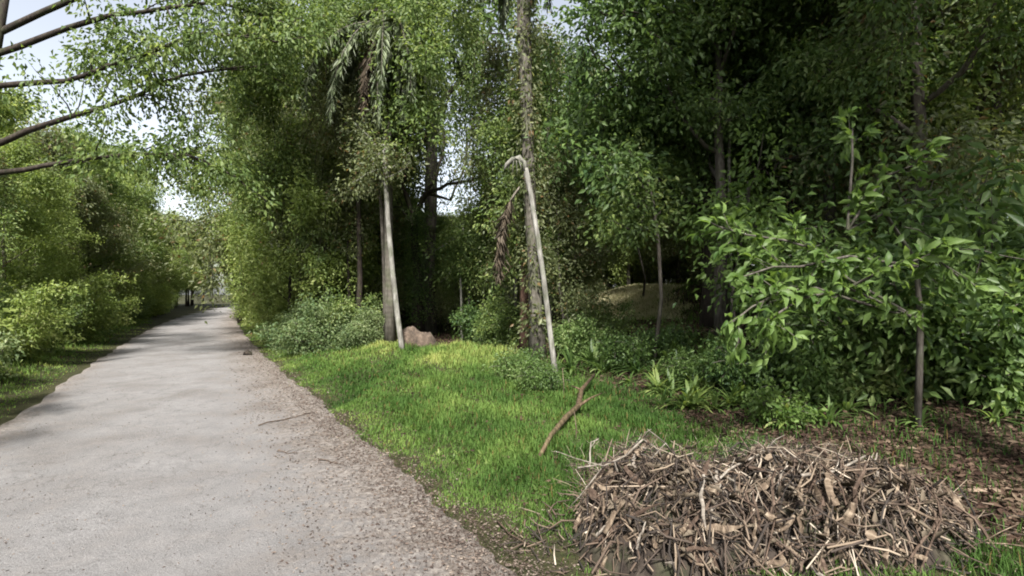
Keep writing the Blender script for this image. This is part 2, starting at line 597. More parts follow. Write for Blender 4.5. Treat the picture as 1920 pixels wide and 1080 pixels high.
bs = N(t, 'ShaderNodeMath', operation='MULTIPLY_ADD'); L.new(n_fine, bs.inputs[0]); bs.inputs[1].default_value = 1.0; L.new(n_grit, bs.inputs[2])
b = N(t, 'ShaderNodeBump'); b.inputs['Distance'].default_value = 0.02; b.inputs['Strength'].default_value = 1.0
L.new(bs.outputs[0], b.inputs['Height']); L.new(b.outputs[0], p.inputs['Normal'])
L.new(p.outputs[0], out.inputs['Surface'])
tag(link('road', road_me, m), kind='structure')


# ------------------------------------------------------------------ tree prototypes
def make_tree(name, label, H, r0, c0, R, leaf, nlv, lmat, bmat, seed_, limbs=8, lean=0.4, droop=0.5, spread=0.3, loc=(0, 0, -900),
              path=None, per=26, group=None, up=0.04, skirt=0.0):
    """trunk with limbs and a leafy crown of sprays along the branchlets; local coordinates"""
    global rng
    rng = np.random.default_rng(seed_)
    root = empty(name, loc, label, 'tree', group)
    if path is None:
        n = 9
        a = rng.uniform(0, 6.28)
        path = [np.array([math.cos(a) * lean * (i / n) ** 1.5 + rng.normal() * 0.05 * min(i, 1), math.sin(a) * lean * (i / n) ** 1.5 + rng.normal() * 0.05 * min(i, 1), H * i / n - 0.15 * (i == 0)]) for i in range(n + 1)]
    path = [np.array(tuple(p), float) for p in path]
    Hh = path[-1][2]
    T = Tubes()
    rad = [r0 * (1.35 if i == 0 else 1) * (1 - 0.8 * i / (len(path) - 1)) for i in range(len(path))]
    T.add(path, rad, 9, rough=0.05)
    T.build('trunk', BK[bmat], root)
    zs = np.array([p[2] for p in path])
    tips = []
    for k in range(limbs):
        fz = c0 + (0.97 - c0) * (k + 0.5) / limbs
        z = Hh * fz
        p0 = np.array([np.interp(z, zs, [p[j] for p in path]) for j in range(3)])
        az = k * 2.4 + rng.uniform(-0.4, 0.4)
        el = math.radians(rng.uniform(5, 40) + 35 * (fz - c0))
        prof = math.sin(math.pi * min(1, (fz - c0) / (1 - c0) * 0.75 + 0.22)) ** 0.7
        ln = R * prof * rng.uniform(0.8, 1.15)
        d = (math.cos(az) * math.cos(el), math.sin(az) * math.cos(el), math.sin(el))
        B = Tubes()
        lp = curve_pts(p0, d, ln, 6, up=up, wobble=0.13)
        rl = max(0.02, r0 * 0.42 * (1 - 0.6 * (fz - c0)))
        B.add(lp, [rl * (1 - 0.8 * i / 6) for i in range(7)], 6, cap=False)
        for q in range(6):
            j = rng.integers(2, 7)
            bd = unit(lp[j] - lp[j - 1]) + rng.normal(size=3) * 0.75
            bp = curve_pts(lp[j], bd, ln * rng.uniform(0.3, 0.55), 4, up=-0.06 * droop, wobble=0.25)
            B.add(bp, [rl * 0.3 * (1 - 0.2 * i) for i in range(5)], 4, cap=False)
            for w in range(1, 5):
                tips.append(bp[w]); 
                tips.append(bp[w] + rng.normal(size=3) * 0.35)
            if skirt > 0 and rng.uniform() < skirt:     # hanging sprays
                hp = curve_pts(bp[-1], (0, 0, -1), rng.uniform(0.8, 2.2), 5, wobble=0.12)
                B.add(hp, [0.01] * 6, 3, cap=False)
                tips += hp
        tips += lp[3:]
        B.build('limb', BK[bmat], root)
    tips = np.array(tips)
    per = max(6, int(nlv / len(tips)))
    b_, d_, s_ = clumps(tips, per, spread, leaf, droop)
    leaf_obj('crown', b_, d_, s_, LM[lmat], root)
    return root


P = {}
P['a'] = make_tree('broadleaf_tree', 'x', 13, 0.17, 0.22, 3.6, 0.17, 26000, 'mid', 'dark', 11, limbs=12, skirt=0.3)
P['b'] = make_tree('broadleaf_tree', 'x', 15, 0.2, 0.3, 3.9, 0.16, 28000, 'deep', 'grey', 12, limbs=12, skirt=0.2)
P['c'] = make_tree('broadleaf_tree', 'x', 11, 0.13, 0.15, 3.1, 0.15, 24000, 'olive', 'grey', 13, limbs=12, skirt=0.5)
P['d'] = make_tree('broadleaf_tree', 'x', 12, 0.15, 0.2, 3.3, 0.18, 24000, 'yellow', 'dark', 14, limbs=12, skirt=0.3)
P['e'] = make_tree('slender_tree', 'x', 9, 0.07, 0.25, 2.0, 0.14, 13000, 'mid', 'grey', 15, limbs=9, skirt=0.4)
P['f'] = make_tree('slender_tree', 'x', 7, 0.055, 0.12, 1.8, 0.13, 13000, 'olive', 'grey', 16, limbs=9, skirt=0.3)


def make_bush(name, H, R, leaf, nlv, lmat, seed_, droop=0.4, spread=0.16, stems=9, wr=0.26, cat='shrub'):
    global rng
    rng = np.random.default_rng(seed_)
    root = empty(name, (0, 0, -900), 'x', cat)
    T = Tubes(); tips = []
    for k in range(stems):
        az = k * 2.4 + rng.uniform(-.4, .4); tilt = rng.uniform(0.1, 0.9)
        p = curve_pts((0.1 * math.cos(az), 0.1 * math.sin(az), -0.1), (math.cos(az) * tilt, math.sin(az) * tilt, 1.0), H * rng.uniform(0.7, 1.05), 6, wobble=0.12)
        T.add(p, [0.022 * (1 - 0.13 * i) for i in range(7)], 5, cap=False)
        for q in range(6):
            j = rng.integers(1, 7)
            bp = curve_pts(p[j], rng.normal(size=3) * np.array([1, 1, .5]) + np.array([0, 0, .3]), R * rng.uniform(.4, .8), 4, up=-0.05, wobble=.2)
            T.add(bp, [0.009] * 5, 3, cap=False)
            tips += bp[1:]
        tips += p[2:]
    T.build('stems', BK['grey'], root)
    per = max(4, int(nlv / len(tips)))
    b_, d_, s_ = clumps(np.array(tips), per, spread, leaf, droop)
    b_[:, 2] = np.maximum(b_[:, 2], 0.03)
    leaf_obj('foliage', b_, d_, s_, LM[lmat], root, wr=wr)
    return root


Q = {}
Q['a'] = make_bush('leafy_shrub', 2.4, 1.3, 0.12, 9000, 'mid', 31)
Q['b'] = make_bush('leafy_shrub', 1.7, 1.1, 0.10, 8000, 'silver', 32)
Q['c'] = make_bush('leafy_shrub', 2.0, 1.2, 0.14, 7000, 'deep', 33)
Q['d'] = make_bush('leafy_shrub', 3.2, 1.4, 0.13, 10000, 'yellow', 34)
Q['e'] = make_bush('leafy_shrub', 1.1, 0.9, 0.10, 4500, 'deep', 35)


def make_strap(name, n, ln, w, lmat, seed_, arch=1.0):
    """a tuft of long arching leaves"""
    r = np.random.default_rng(seed_)
    root = empty(name, (0, 0, -900), 'x', 'plant')
    V = []; F = []; A = []
    for k in range(n):
        az = r.uniform(0, 6.28); el = r.uniform(0.6, 1.45); Lk = ln * r.uniform(.55, 1.1)
        p = np.array([r.normal() * .04, r.normal() * .04, -0.02]); d = np.array([math.cos(az) * math.cos(el), math.sin(az) * math.cos(el), math.sin(el)])
        side = np.array([-math.sin(az), math.cos(az), 0]); rv = r.uniform()
        b0 = len(V); m_ = 6
        for i in range(m_ + 1):
            ww = w * (0.35 + 2.6 * (i / m_) * (1 - i / m_)) if i < m_ else 0.002
            V += [p - side * ww, p + side * ww]
            A += [rv, rv]
            d = unit(d + np.array([0, 0, -0.2 * arch])); p = p + d * Lk / m_
        for i in range(m_):
            F.append((b0 + 2 * i, b0 + 2 * i + 1, b0 + 2 * i + 3, b0 + 2 * i + 2))
    link('foliage', np_mesh('foliage', np.array(V), np.array(F), A), LM[lmat], root)
    return root


G = {}
G['a'] = make_strap('understory_plant', 34, 0.75, 0.026, 'deep', 41)
G['b'] = make_strap('understory_plant', 26, 0.55, 0.04, 'deep', 42, 1.3)
WEED = G['w'] = make_strap('weed_plant', 16, 0.17, 0.013, 'mid', 44, 1.5)
G['c'] = make_strap('understory_plant', 30, 0.6, 0.03, 'mid', 43, 1.1)

Q['g'] = make_bush('leafy_shrub', 3.4, 1.6, 0.21, 4600, 'deep', 37, spread=.3, stems=11, wr=.2)
# big-leaved undergrowth (foliage of full leaves)
Q['f'] = make_bush('leafy_shrub', 1.5, 1.0, 0.2, 1500, 'broad', 36, spread=0.2)


def put(src, px=None, py=None, xy=None, rz=None, sc=1.0, label='x', group=None, lean=(0, 0), dz=0.0):
    if xy is None:
        g = gnd(px, py); xy = (g.x, g.y)
    return copy_tree(src, (xy[0], xy[1], hz(*xy) + dz), random.uniform(0, 6.28) if rz is None else rz, sc, label, group, lean)


def put_at(src, px, d, **kw):
    x = (px - 960) / FPX * d
    return put(src, xy=(x, d), **kw)


# ------------------------------------------------------------------ background forest
KIND = {'a': 'broad green', 'b': 'tall deep green', 'c': 'olive-leaved', 'd': 'yellow-green', 'e': 'slim green', 'f': 'slim olive'}
GB = 'forest trees standing in rows behind the verge'
rr = random.Random(5)
n_forest = 0
for si in range(0, 12):
    for ui in range(-3, 30):
        s = 12.5 + si * 3.6 + rr.uniform(-1.1, 1.1); u = ui * 4.0 + rr.uniform(-1.3, 1.3)
        x, y = xy_of(s, u)
        if y < 9: continue
        px = 960 + x / y * FPX
        if px > 2150 or px < 180: continue
        if y > 95: continue
        k = rr.choice('aabbccde') if u < 24 else rr.choice('aabcddce')
        sc = rr.uniform(0.85, 1.2)
        top = {'a': 13, 'b': 15, 'c': 11, 'd': 12, 'e': 9}[k] * sc
        if abs(px - 838) < 55 + 4.0 * sc / y * FPX:          # the opening along the path: only low growth far back
            if y < 26: continue
            mx = CAM_H + (HOR - 405) / FPX * y
            if top > mx:
                k = 'e' if mx < 8 else 'c'; sc = mx / (9.8 if k == 'e' else 12)
        if abs(px - 1180) < 30 + 2.0 / y * FPX and y < 35: continue       # view through to the sunny slope
        if sc < 0.3: continue
        side_ = 'left of' if px < 985 else 'right of'
        depth_ = 'in the nearer rows' if s < 24 else 'deep in the wood'
        put(P[k], xy=(x, y), sc=(sc, sc), rz=rr.uniform(0, 6.28), group='%s forest trees %s %s the central palm' % (KIND[k], depth_, side_),
            label='%s forest tree %s %s the central palm' % (KIND[k], depth_, side_))
        n_forest += 1
print('forest', n_forest)

# trees across the road, left
GL = 'trees along the left side of the road'
for ui in range(0, 26):
    for si in range(3):
        s = -7.2 - si * 4.0 + rr.uniform(-.7, .7); u = 9 + ui * 4.2 + rr.uniform(-1.2, 1.2)
        x, y = xy_of(s, u)
        if y < 8: continue
        px = 960 + x / y * FPX
        if px < -300 or px > 520: continue
        k = rr.choice('dacde'); sc = rr.uniform(.85, 1.15) * (.6 if si == 0 and u < 34 else 1)
        put(P[k], xy=(x, y), sc=sc, rz=rr.uniform(0, 6.28), group='%s trees across the road, %s row' % (KIND[k], ('first', 'second', 'third')[si]),
            label='%s tree in the %s row across the road, at the left' % (KIND[k], ('first', 'second', 'third')[si]))
for ui in range(0, 22):
    s = -5.2 + rr.uniform(-.5, .5); u = 9 + ui * 3 + rr.uniform(-.8, .8)
    put(Q[rr.choice('abd')], xy=xy_of(s, u), sc=rr.uniform(.7, 1.1), group='shrubs along the left road edge',
        label='low leafy shrub along the left edge of the road')

# trees close to the road's right edge beyond the grass
GE = 'trees close to the right road edge beyond the grass'
for ui in range(0, 22):
    for s0 in (4.6, 7.6):
        s = s0 + rr.uniform(-.5, .5); u = 29 + ui * 3.6 + rr.uniform(-1, 1)
        if s0 < 5 and u < 33: continue
        x, y = xy_of(s, u)
        if y < 18: continue
        put(P[rr.choice('dcda')], xy=(x, y), sc=rr.uniform(.7, 1.0), rz=rr.uniform(0, 6.28), group=GE,
            label='bright leafy tree close to the right road edge beyond the grass')

# ------------------------------------------------------------------ second-row fillers just behind the verge
GF = 'young trees filling the forest edge'
for ui in range(-3, 26):
    for s0 in (9.8, 11.4):
        s = s0 + rr.uniform(-.5, .6); u = ui * 2.4 + rr.uniform(-.7, .7)
        x, y = xy_of(s, u)
        if y < 7: continue
        px = 960 + x / y * FPX
        if px > 2100 or px < 380: continue
        if 745 < px < 915: continue
        if px > 1060 and y < 20: continue
        k = rr.choice('efef') if u < 30 else rr.choice('efd')
        sc = rr.uniform(.75, 1.15) * (0.75 if k == 'd' else 1)
        put(P[k], xy=(x, y), sc=sc, rz=rr.uniform(0, 6.28), group='%s young trees at the forest edge, %s' % (KIND[k], 'left of the path' if px < 830 else 'right of the path'),
            label='%s young tree at the forest edge %s of the path opening' % (KIND[k], 'left' if px < 830 else 'right'))

# low growth in the opening behind the path
for i in range(26):
    y = rr.uniform(25, 70); px = rr.uniform(765, 915)
    mx = CAM_H + (HOR - 415) / FPX * y
    k = rr.choice('ef'); h0 = {'e': 9.6, 'f': 7.6}[k]
    put_at(P[k], px, y, sc=min(1.3, mx * rr.uniform(.75, 1) / h0), group='low trees in the opening behind the path',
           label='low young tree in the opening behind the path')

# the right, nearer: canopy over the bank
for px, d, k, sc, lab in [
    (1072, 20.0, 'a', 0.65, 'leafy tree right of the central palm, its crown low over the bank'),
    (1345, 19.5, 'b', 0.95, 'deep green tree just left of the big dark trunk'),
    (1490, 17.5, 'a', 0.95, 'leafy tree behind the large-leaved shrub on the right'),
    (1560, 13.5, 'b', 0.9, 'deep green tree at the right, uphill of the stick heap'),
    (1700, 12.5, 'c', 1.0, 'olive-leaved tree second from the right edge of the wood'),
    (1860, 12.0, 'a', 0.9, 'leafy tree furthest right on the bank'),
    (1180, 36, 'c', 1.15, 'olive-leaved tree standing on the slope above the pale grass'),
    (1035, 24.0, 'd', 0.9, 'yellowish green tree directly behind the central palm trunk'),
]:
    put_at(P[k], px, d, sc=sc, label=lab)

for px, d, sc, lab in [(1560, 10.5, .9, 'tall broad-leaved shrub behind the light green large-leaved one'),
                      (1680, 8.6, 1.0, 'tall broad-leaved shrub right of the shrub that leans over the heap'),
                      (1850, 9.5, 1.1, 'broad-leaved shrub farthest right above the heap')]:
    put_at(Q['g'], px, d, sc=sc, label=lab)
# tall tree added just beyond the right edge of the frame to shade the bank
for x_, y_, k, sc, lab in [(6.3, 3.6, 'b', 1.3, 'very tall tree added beside the heap, just beyond the right of the view, to shade the bank')]:
    put(P[k], xy=(x_, y_), sc=sc, rz=.7, label=lab)
# hero-like leafy trees on the left
for px, d, k, sc, lab in [
    (560, 29, 'c', 1.6, 'tall olive-leaved tree rising over the road bend, left of the palms'),
    (640, 27.5, 'a', 1.3, 'tall broad green tree filling the sky behind the left palm fronds'),
    (500, 31.0, 'c', 1.55, 'tall thin-crowned olive tree beside the road, second from the bend'),
    (452, 40.0, 'a', 1.35, 'tall green tree overhanging the road where it narrows'),
    (685, 33.0, 'b', 1.25, 'very tall deep green tree directly behind the left palm crown'),
    (803, 27.0, 'b', 2.1, 'highest tree of the wood, its crown closing over the sky gap'),
    (1050, 31.0, 'c', 1.5, 'tall olive tree right of the sky gap'),
    (610, 22.5, 'd', 0.78, 'sunlit yellow-green tree left of the pale leaning trunk'),
    (665, 25.5, 'c', 0.9, 'olive tree draped in foliage behind the left palm'),
    (540, 29.0, 'a', 0.8, 'green tree near the road bend, left of the sunlit yellow-green one'),
    (545, 24.0, 'd', 0.66, 'small bright yellow-green tree at the road bend'),
    (505, 28.0, 'd', 0.75, 'small bright tree just beyond the bend'),
    (500, 36.0, 'd', 0.75, 'bright tree beside the road where it narrows'),
    (475, 48.0, 'd', 0.7, 'bright distant tree overhanging the far road edge'),
    (655, 30.0, 'b', 0.9, 'tall dark tree behind the two left trunks'),
    (965, 26.0, 'a', 0.85, 'leafy tree just right of the forest path opening'),
    (905, 22.5, 'e', 0.8, 'slim leafy tree at the right side of the path opening'),
]:
    put_at(P[k], px, d, sc=sc, label=lab)

# ------------------------------------------------------------------ shrubs along the grass edge
for px, py, k, sc, lab in [
    (585, 662, 'b', 1.05, 'grey-green shrub at the grass edge, left of the pale trunk'),
    (548, 652, 'b', 0.9, 'smaller grey-green shrub nearest the road on the left'),
    (640, 650, 'a', 0.9, 'green shrub between the grey-green one and the left palm'),
    (680, 648, 'b', 0.75, 'pale shrub close to the foot of the left palm'),
    (520, 640, 'd', 0.7, 'yellow-green shrub leaning over the road edge'),
    (497, 625, 'd', 0.8, 'bright shrub farther along the right road edge'),
    (484, 610, 'd', 0.9, 'sunlit shrub beside the narrowing road'),
    (474, 598, 'd', 1.0, 'most distant sunlit shrub on the right of the road'),
    (905, 646, 'c', 0.85, 'dark green shrub right of the path, behind the bright grass'),
    (945, 650, 'a', 0.8, 'leafy shrub left of the reddish trunk'),
    (1085, 672, 'c', 0.6, 'dark shrub right of the pale leaning pole'),
    (1122, 650, 'a', 0.6, 'light-topped shrub on the bank beyond the pale pole'),
    (1165, 690, 'e', .8, 'low dark shrub in the shade at the centre of the bank'),
    (1245, 670, 'e', 0.75, 'shaded shrub under the canopy left of the dark trunk'),
    (980, 715, 'e', 0.7, 'small dark shrub at the foot of the central palm'),
    (1010, 735, 'e', 0.6, 'low leafy plant in front of the central palm foot'),
    (1300, 720, 'e', 0.6, 'dark low shrub below the big dark trunk'),
    (1390, 730, 'e', 0.9, 'dark low shrub under the large-leaved branch'),
    (1455, 800, 'f', 0.45, 'small bright green weed by the right edge of the litter'),
    (1400, 875, 'e', 0.32, 'small green weed just above the stick heap'),
    (1550, 740, 'c', 0.8, 'dark shrub right of the large-leaved one'),
    (1680, 720, 'a', 0.9, 'green shrub on the right bank under the olive tree'),
    (1830, 740, 'c', 1.0, 'dark shrub at the far right of the bank'),
]:
    put(Q[k], px, py, sc=sc, label=lab)

GU = 'strap-leaved plants on the shaded bank'
cnt = 0
for i in range(400):
    px = rr.uniform(1040, 1900); py = rr.uniform(640, 800)
    g = gnd(px, py)
    s, u = su(g.x, g.y)
    if litter_mask(g.x, g.y) < 0.3: continue
    dens = 0.8 if py < 765 and px < 1400 else 0.2
    if rr.uniform(0, 1) > dens: continue
    put(G[rr.choice('abc')], xy=(g.x, g.y), sc=rr.uniform(.6, 1.2), group=GU, label='dark strap-leaved plant growing on the shaded bank')
    cnt += 1
    if cnt > 110: break


# ------------------------------------------------------------------ palms
def frond(origin, az, el, ln, parent, lmat='palm', name='frond', droop=0.16, leaf=0.55, seed_=0, dens=44, curlup=0.0):
    r = np.random.default_rng(seed_)
    n = 14
    d = np.array([math.cos(az) * math.cos(el), math.sin(az) * math.cos(el), math.sin(el)])
    p = np.array(tuple(origin), float); pts = [p]
    for i in range(n):
        d = unit(d + np.array([0, 0, -droop * (0.5 + 1.2 * i / n)]) + r.normal(size=3) * 0.02)
        p = p + d * ln / n; pts.append(p)
    T = Tubes(); T.add(pts, [0.03 * (1 - 0.85 * i / n) + 0.004 for i in range(n + 1)], 5, cap=False)
    fr = T.build(name, BK['dead'] if lmat == 'dry' else BK['palm'], parent)
    pts = np.array(pts)
    ts = np.linspace(0.14, 1, dens)
    B = []; D = []; Sz = []
    for tt in ts:
        q = tt * n; i = min(int(q), n - 1); f_ = q - i
        b = pts[i] * (1 - f_) + pts[i + 1] * f_
        tg = unit(pts[i + 1] - pts[i]); side = unit(np.cross(tg, np.array([0, 0, 1.0])) + 1e-4)
        for sg in (-1, 1):
            for _ in range(2):
                B.append(b + r.normal(size=3) * .01)
                D.append(side * sg * (0.9 - 0.3 * tt) + tg * 0.55 + np.array([0, 0, -0.55 - 0.3 * r.uniform()]) + r.normal(size=3) * .18)
                Sz.append(leaf * (0.45 + 0.9 * math.sin(math.pi * min(1, tt * .85 + .12))) * r.uniform(.8, 1.1))
    lf = leaf_obj('leaflets', B, D, np.array(Sz), LM[lmat], fr, wr=0.035, fold=0.05, curl=0.3)
    return fr


# left palm: pale-sided trunk rising to a drooping crown
bp = gnd(733, 645); dpt = bp.y
root = empty('palm_tree', bp, 'tall palm with a grey trunk and long drooping fronds, left of the path opening', 'tree')
loc = np.array(tuple(bp))
path = [np.array(tuple(bp)) - [0, 0, .2]] + [np.array(tuple(pix(x, y, dpt))) for x, y in ((731, 560), (729, 460), (728, 360), (726, 250), (722, 150), (716, 30))]
T = Tubes(); T.add([q - loc for q in path], [.24, .17, .155, .15, .15, .145, .14], 12, rough=0.03); T.build('trunk', BK['palm'], root)
top = path[-1] - loc
for i in range(16):
    frond(top + [0, 0, rr.uniform(-.2, .3)], i * 2.4 + .4, math.radians(rr.choice([-65, -50, -30, -5, 30])), rr.uniform(3.8, 5.6), root, seed_=100 + i, droop=0.2)
for i in range(1):
    frond(top + [0, 0, -.3], [4.2, 5.4, 3.4][i], math.radians(-50), 3.6, root, 'dry', seed_=130 + i, droop=0.25)

# central palm: trunk running out of the top of the frame
bp = gnd(1008, 672); dpt = bp.y
root = empty('palm_tree', bp, 'tallest palm in the centre, its rough grey trunk running out of the frame', 'tree')
loc = np.array(tuple(bp))
path = [np.array(tuple(bp)) - [0, 0, .2]] + [np.array(tuple(pix(x, y, dpt))) for x, y in ((1005, 590), (999, 480), (992, 350), (987, 200), (983, 60), (981, -100), (980, -290))]
T = Tubes(); T.add([q - loc for q in path], [.30, .20, .18, .18, .19, .20, .20, .19], 14, rough=0.08)
T.build('trunk', BK['palm'], root)
top = path[-1] - loc
for i in range(15):
    frond(top + [0, 0, rr.uniform(-.2, .3)], i * 2.4, math.radians(rr.choice([-50, -30, -10, 15, 40])), rr.uniform(4, 5.2), root, seed_=200 + i, droop=0.2)
# climbing leaves on the trunk
rng = np.random.default_rng(77)
cb = []
for i in range(len(path) - 1):
    for q in np.linspace(0, 1, 26):
        if rng.uniform() < (1.0 if i > 2 else 0.45):
            a_ = rng.uniform(0, 6.28)
            cb.append(path[i] * (1 - q) + path[i + 1] * q - loc + np.array([math.cos(a_), math.sin(a_), 0]) * .2)
b_, d_, s_ = clumps(cb, 24, 0.17, 0.15, 0.7)
leaf_obj('climbing_leaves', b_, d_, s_, LM['olive'], root)
# brown hanging frond
fr = frond(np.array(tuple(pix(975, 350, dpt - .3))) - loc, math.pi * 0.93, math.radians(-45), 2.8, root, 'dry', 'dead_frond', seed_=250, droop=0.35, leaf=0.5, dens=60)
tag(fr, 'brown dead frond hanging against the trunk')

# slender palms
def slender(name, px, py, pts, r, mat, label, cat='tree', dd=0.0, top_leaf=None, seed_=1):
    global rng
    rng = np.random.default_rng(seed_)
    bp = gnd(px, py); d = bp.y + dd
    if dd: bp = Vector((bp.x * d / bp.y, d, hz(bp.x * d / bp.y, d)))
    root = empty(name, bp, label, cat)
    loc = np.array(tuple(bp))
    path = [loc - [0, 0, .15]] + [np.array(tuple(pix(x, y, d))) for x, y in pts]
    n = len(path)
    T = Tubes(); T.add([q - loc for q in path], [r * (1.15 if i == 0 else 1 - .25 * i / n) for i in range(n)], 9, rough=.03)
    T.build('trunk', BK[mat], root)
    if top_leaf:
        tp = []
        for q in range(9):
            c_ = curve_pts(path[-1] - loc - [0, 0, rng.uniform(0, 1.5)], rng.normal(size=3) + [0, 0, .3], rng.uniform(.8, 1.8), 4, wobble=.2)
            B = Tubes(); B.add(c_, [.03, .024, .018, .012, .008], 5, cap=False); B.build('branch', BK[mat], root)
            tp += c_[1:]
        b_, d_, s_ = clumps(np.array(tp), 60, .28, .14, .5)
        leaf_obj('crown', b_, d_, s_, LM[top_leaf], root)
    return root


slender('slender_tree', 755, 657, [(752, 640), (745, 590), (735, 500), (727, 410), (722, 330), (718, 270)], .10, 'pale',
        'pale slender trunk leaning left, bare to its top, in front of the left palm', top_leaf='olive', seed_=3)
slender('slender_tree', 1043, 722, [(1040, 690), (1031, 620), (1019, 520), (1006, 430), (995, 360), (986, 315)], .072, 'pale',
        'thin whitish leaning trunk with a bent hooked top, in front of the central palm', seed_=4)
# the hooked tip of that trunk
o = [c for c in COL.objects if c.name.startswith('slender_tree')][-1]
dpt = o.location.y
T = Tubes(); T.add([np.array(tuple(pix(x, y, dpt) - o.location)) for x, y in ((986, 320), (983, 303), (974, 295), (962, 297), (950, 308), (945, 318))],
                   [.055, .05, .06, .075, .05, .012], 7, rough=.16)
for q_ in range(5):
    c0_ = np.array(tuple(pix(958 + 5 * q_, 300, dpt) - o.location))
    T.add([c0_, c0_ + [-.05 + .03 * q_, .03, -.12], c0_ + [-.08 + .05 * q_, .02, -.3 - .05 * (q_ % 3)]], [.04, .035, .006], 5, flat=.3, rough=.2)
tag(T.build('broken_top', BK['pale'], o), 'pale hooked broken top of the trunk')

slender('slender_tree', 985, 668, [(985, 600), (984, 500), (981, 420)], .20, 'red', 'short reddish-brown trunk tucked behind the left side of the central palm', dd=1.2, top_leaf='mid', seed_=5)
slender('slender_tree', 967, 660, [(967, 560), (968, 440), (966, 300), (958, 150)], .08, 'grey', 'thin grey trunk left of the reddish one', dd=2.0, top_leaf='mid', seed_=6)
slender('slender_tree', 1034, 650, [(1033, 560), (1030, 430), (1028, 330), (1027, 230), (1027, 120)], .045, 'pale', 'very thin pale upright stem just right of the central palm', dd=1.0, top_leaf='mid', seed_=7)
slender('slender_tree', 866, 645, [(866, 620), (865, 570), (863, 500), (868, 420)], .06, 'pale', 'left one of two thin pale saplings beside the path', dd=.8, top_leaf='mid', seed_=8)
slender('slender_tree', 878, 645, [(878, 600), (880, 540), (884, 470)], .045, 'grey', 'right one of two thin saplings beside the path', dd=1.6, top_leaf='deep', seed_=9)
slender('slender_tree', 722, 650, [(722, 560), (719, 470), (714, 380), (708, 300)], .09, 'grey', 'thin dark grey trunk just left of the left palm', dd=1.5, top_leaf='olive', seed_=10)
slender('slender_tree', 655, 648, [(655, 560), (652, 480), (655, 390)], .07, 'dark', 'dark slim trunk among the shrubs left of the palm', dd=2.0, top_leaf='olive', seed_=12)
slender('slender_tree', 605, 645, [(604, 560), (608, 470), (600, 380)], .07, 'dark', 'dark slim trunk behind the grey-green shrub', dd=2.6, top_leaf='yellow', seed_=13)
slender('slender_tree', 565, 645, [(566, 580), (563, 500), (570, 430)], .06, 'grey', 'slim trunk nearest the road bend', dd=3.0, top_leaf='yellow', seed_=14)
slender('slender_tree', 1372, 640, [(1372, 560), (1368, 420), (1368, 300), (1372, 180)], .05, 'pale', 'thin pale stem just right of the big dark trunk', dd=1.0, top_leaf='deep', seed_=15)
slender('slender_tree', 1205, 560, [(1210, 520), (1190, 440), (1175, 380)], .06, 'grey', 'slim grey trunk leaning on the slope above the pale grass', top_leaf='mid', seed_=16)
slender('slender_tree', 1225, 680, [(1240, 560), (1235, 460), (1225, 380), (1215, 330)], .05, 'grey', 'thin arching sapling in the middle of the shaded bank', top_leaf='mid', seed_=17)
slender('slender_tree', 1395, 700, [(1372, 560), (1385, 480), (1400, 400), (1404, 340)], .03, 'grey', 'thin curved stem in front of the big dark trunk', top_leaf='broad', seed_=18)


def branch_tree(name, label, d, trunk, limbs, r, bmat, lmat, nper, leaf, spread, seed_, extra=8, cat='tree', droop=.5, clear=0.0):
    """a tree whose trunk and limbs follow given lines"""
    global rng
    rng = np.random.default_rng(seed_)
    p0 = pix(trunk[0][0], trunk[0][1], d)
    z0 = hz(p0.x, p0.y)
    root = empty(name, (p0.x, p0.y, z0), label, cat)
    loc = np.array((p0.x, p0.y, z0))
    path = [loc - [0, 0, .2]] + [np.array(tuple(pix(x, y, d))) for x, y in trunk[1:]]
    n = len(path)
    T = Tubes(); T.add([q - loc for q in path], [r * (1.4 if i == 0 else 1 - .5 * i / n) for i in range(n)], 12, rough=.07)
    T.build('trunk', BK[bmat], root)
    tips = []
    for lim, rl, dy in limbs:
        pts = [np.array(tuple(pix(x, y, d + dy * i / max(1, len(lim) - 1)))) - loc for i, (x, y) in enumerate(lim)]
        # refine
        fine = []
        for a_, b_ in zip(pts[:-1], pts[1:]):
            for q in (0, .33, .67): fine.append(a_ * (1 - q) + b_ * q + rng.normal(size=3) * .035 * (q > 0))
        fine.append(pts[-1])
        B = Tubes(); m_ = len(fine)
        B.add(fine, [rl * (1 - .75 * i / m_) for i in range(m_)], 7, cap=False, rough=.05)
        for q in range(extra):
            j = rng.integers(m_ // 3, m_)
            dv = unit(fine[j] - fine[j - 1]) + rng.normal(size=3) * .8
            bp_ = curve_pts(fine[j], dv, rng.uniform(.8, 2.0), 5, wobble=.25)
            B.add(bp_, [rl * .28 * (1 - .17 * i) for i in range(6)], 4, cap=False)
            tips += bp_[2:]
        tips += fine[m_ // 2:]
        lp = (path[len(path) // 2] - loc)[:2]
        tips = [q for q in tips if np.linalg.norm(q[:2] - lp) > clear and not (clear > 0 and abs(q[0] - lp[0]) < 1.15 and q[1] < lp[1] and q[2] < 7.5)]
        B.build('limb', BK[bmat], root)
    b_, d_, s_ = clumps(np.array(tips), nper, spread, leaf, droop)
    leaf_obj('crown', b_, d_, s_, LM[lmat], root)
    return root


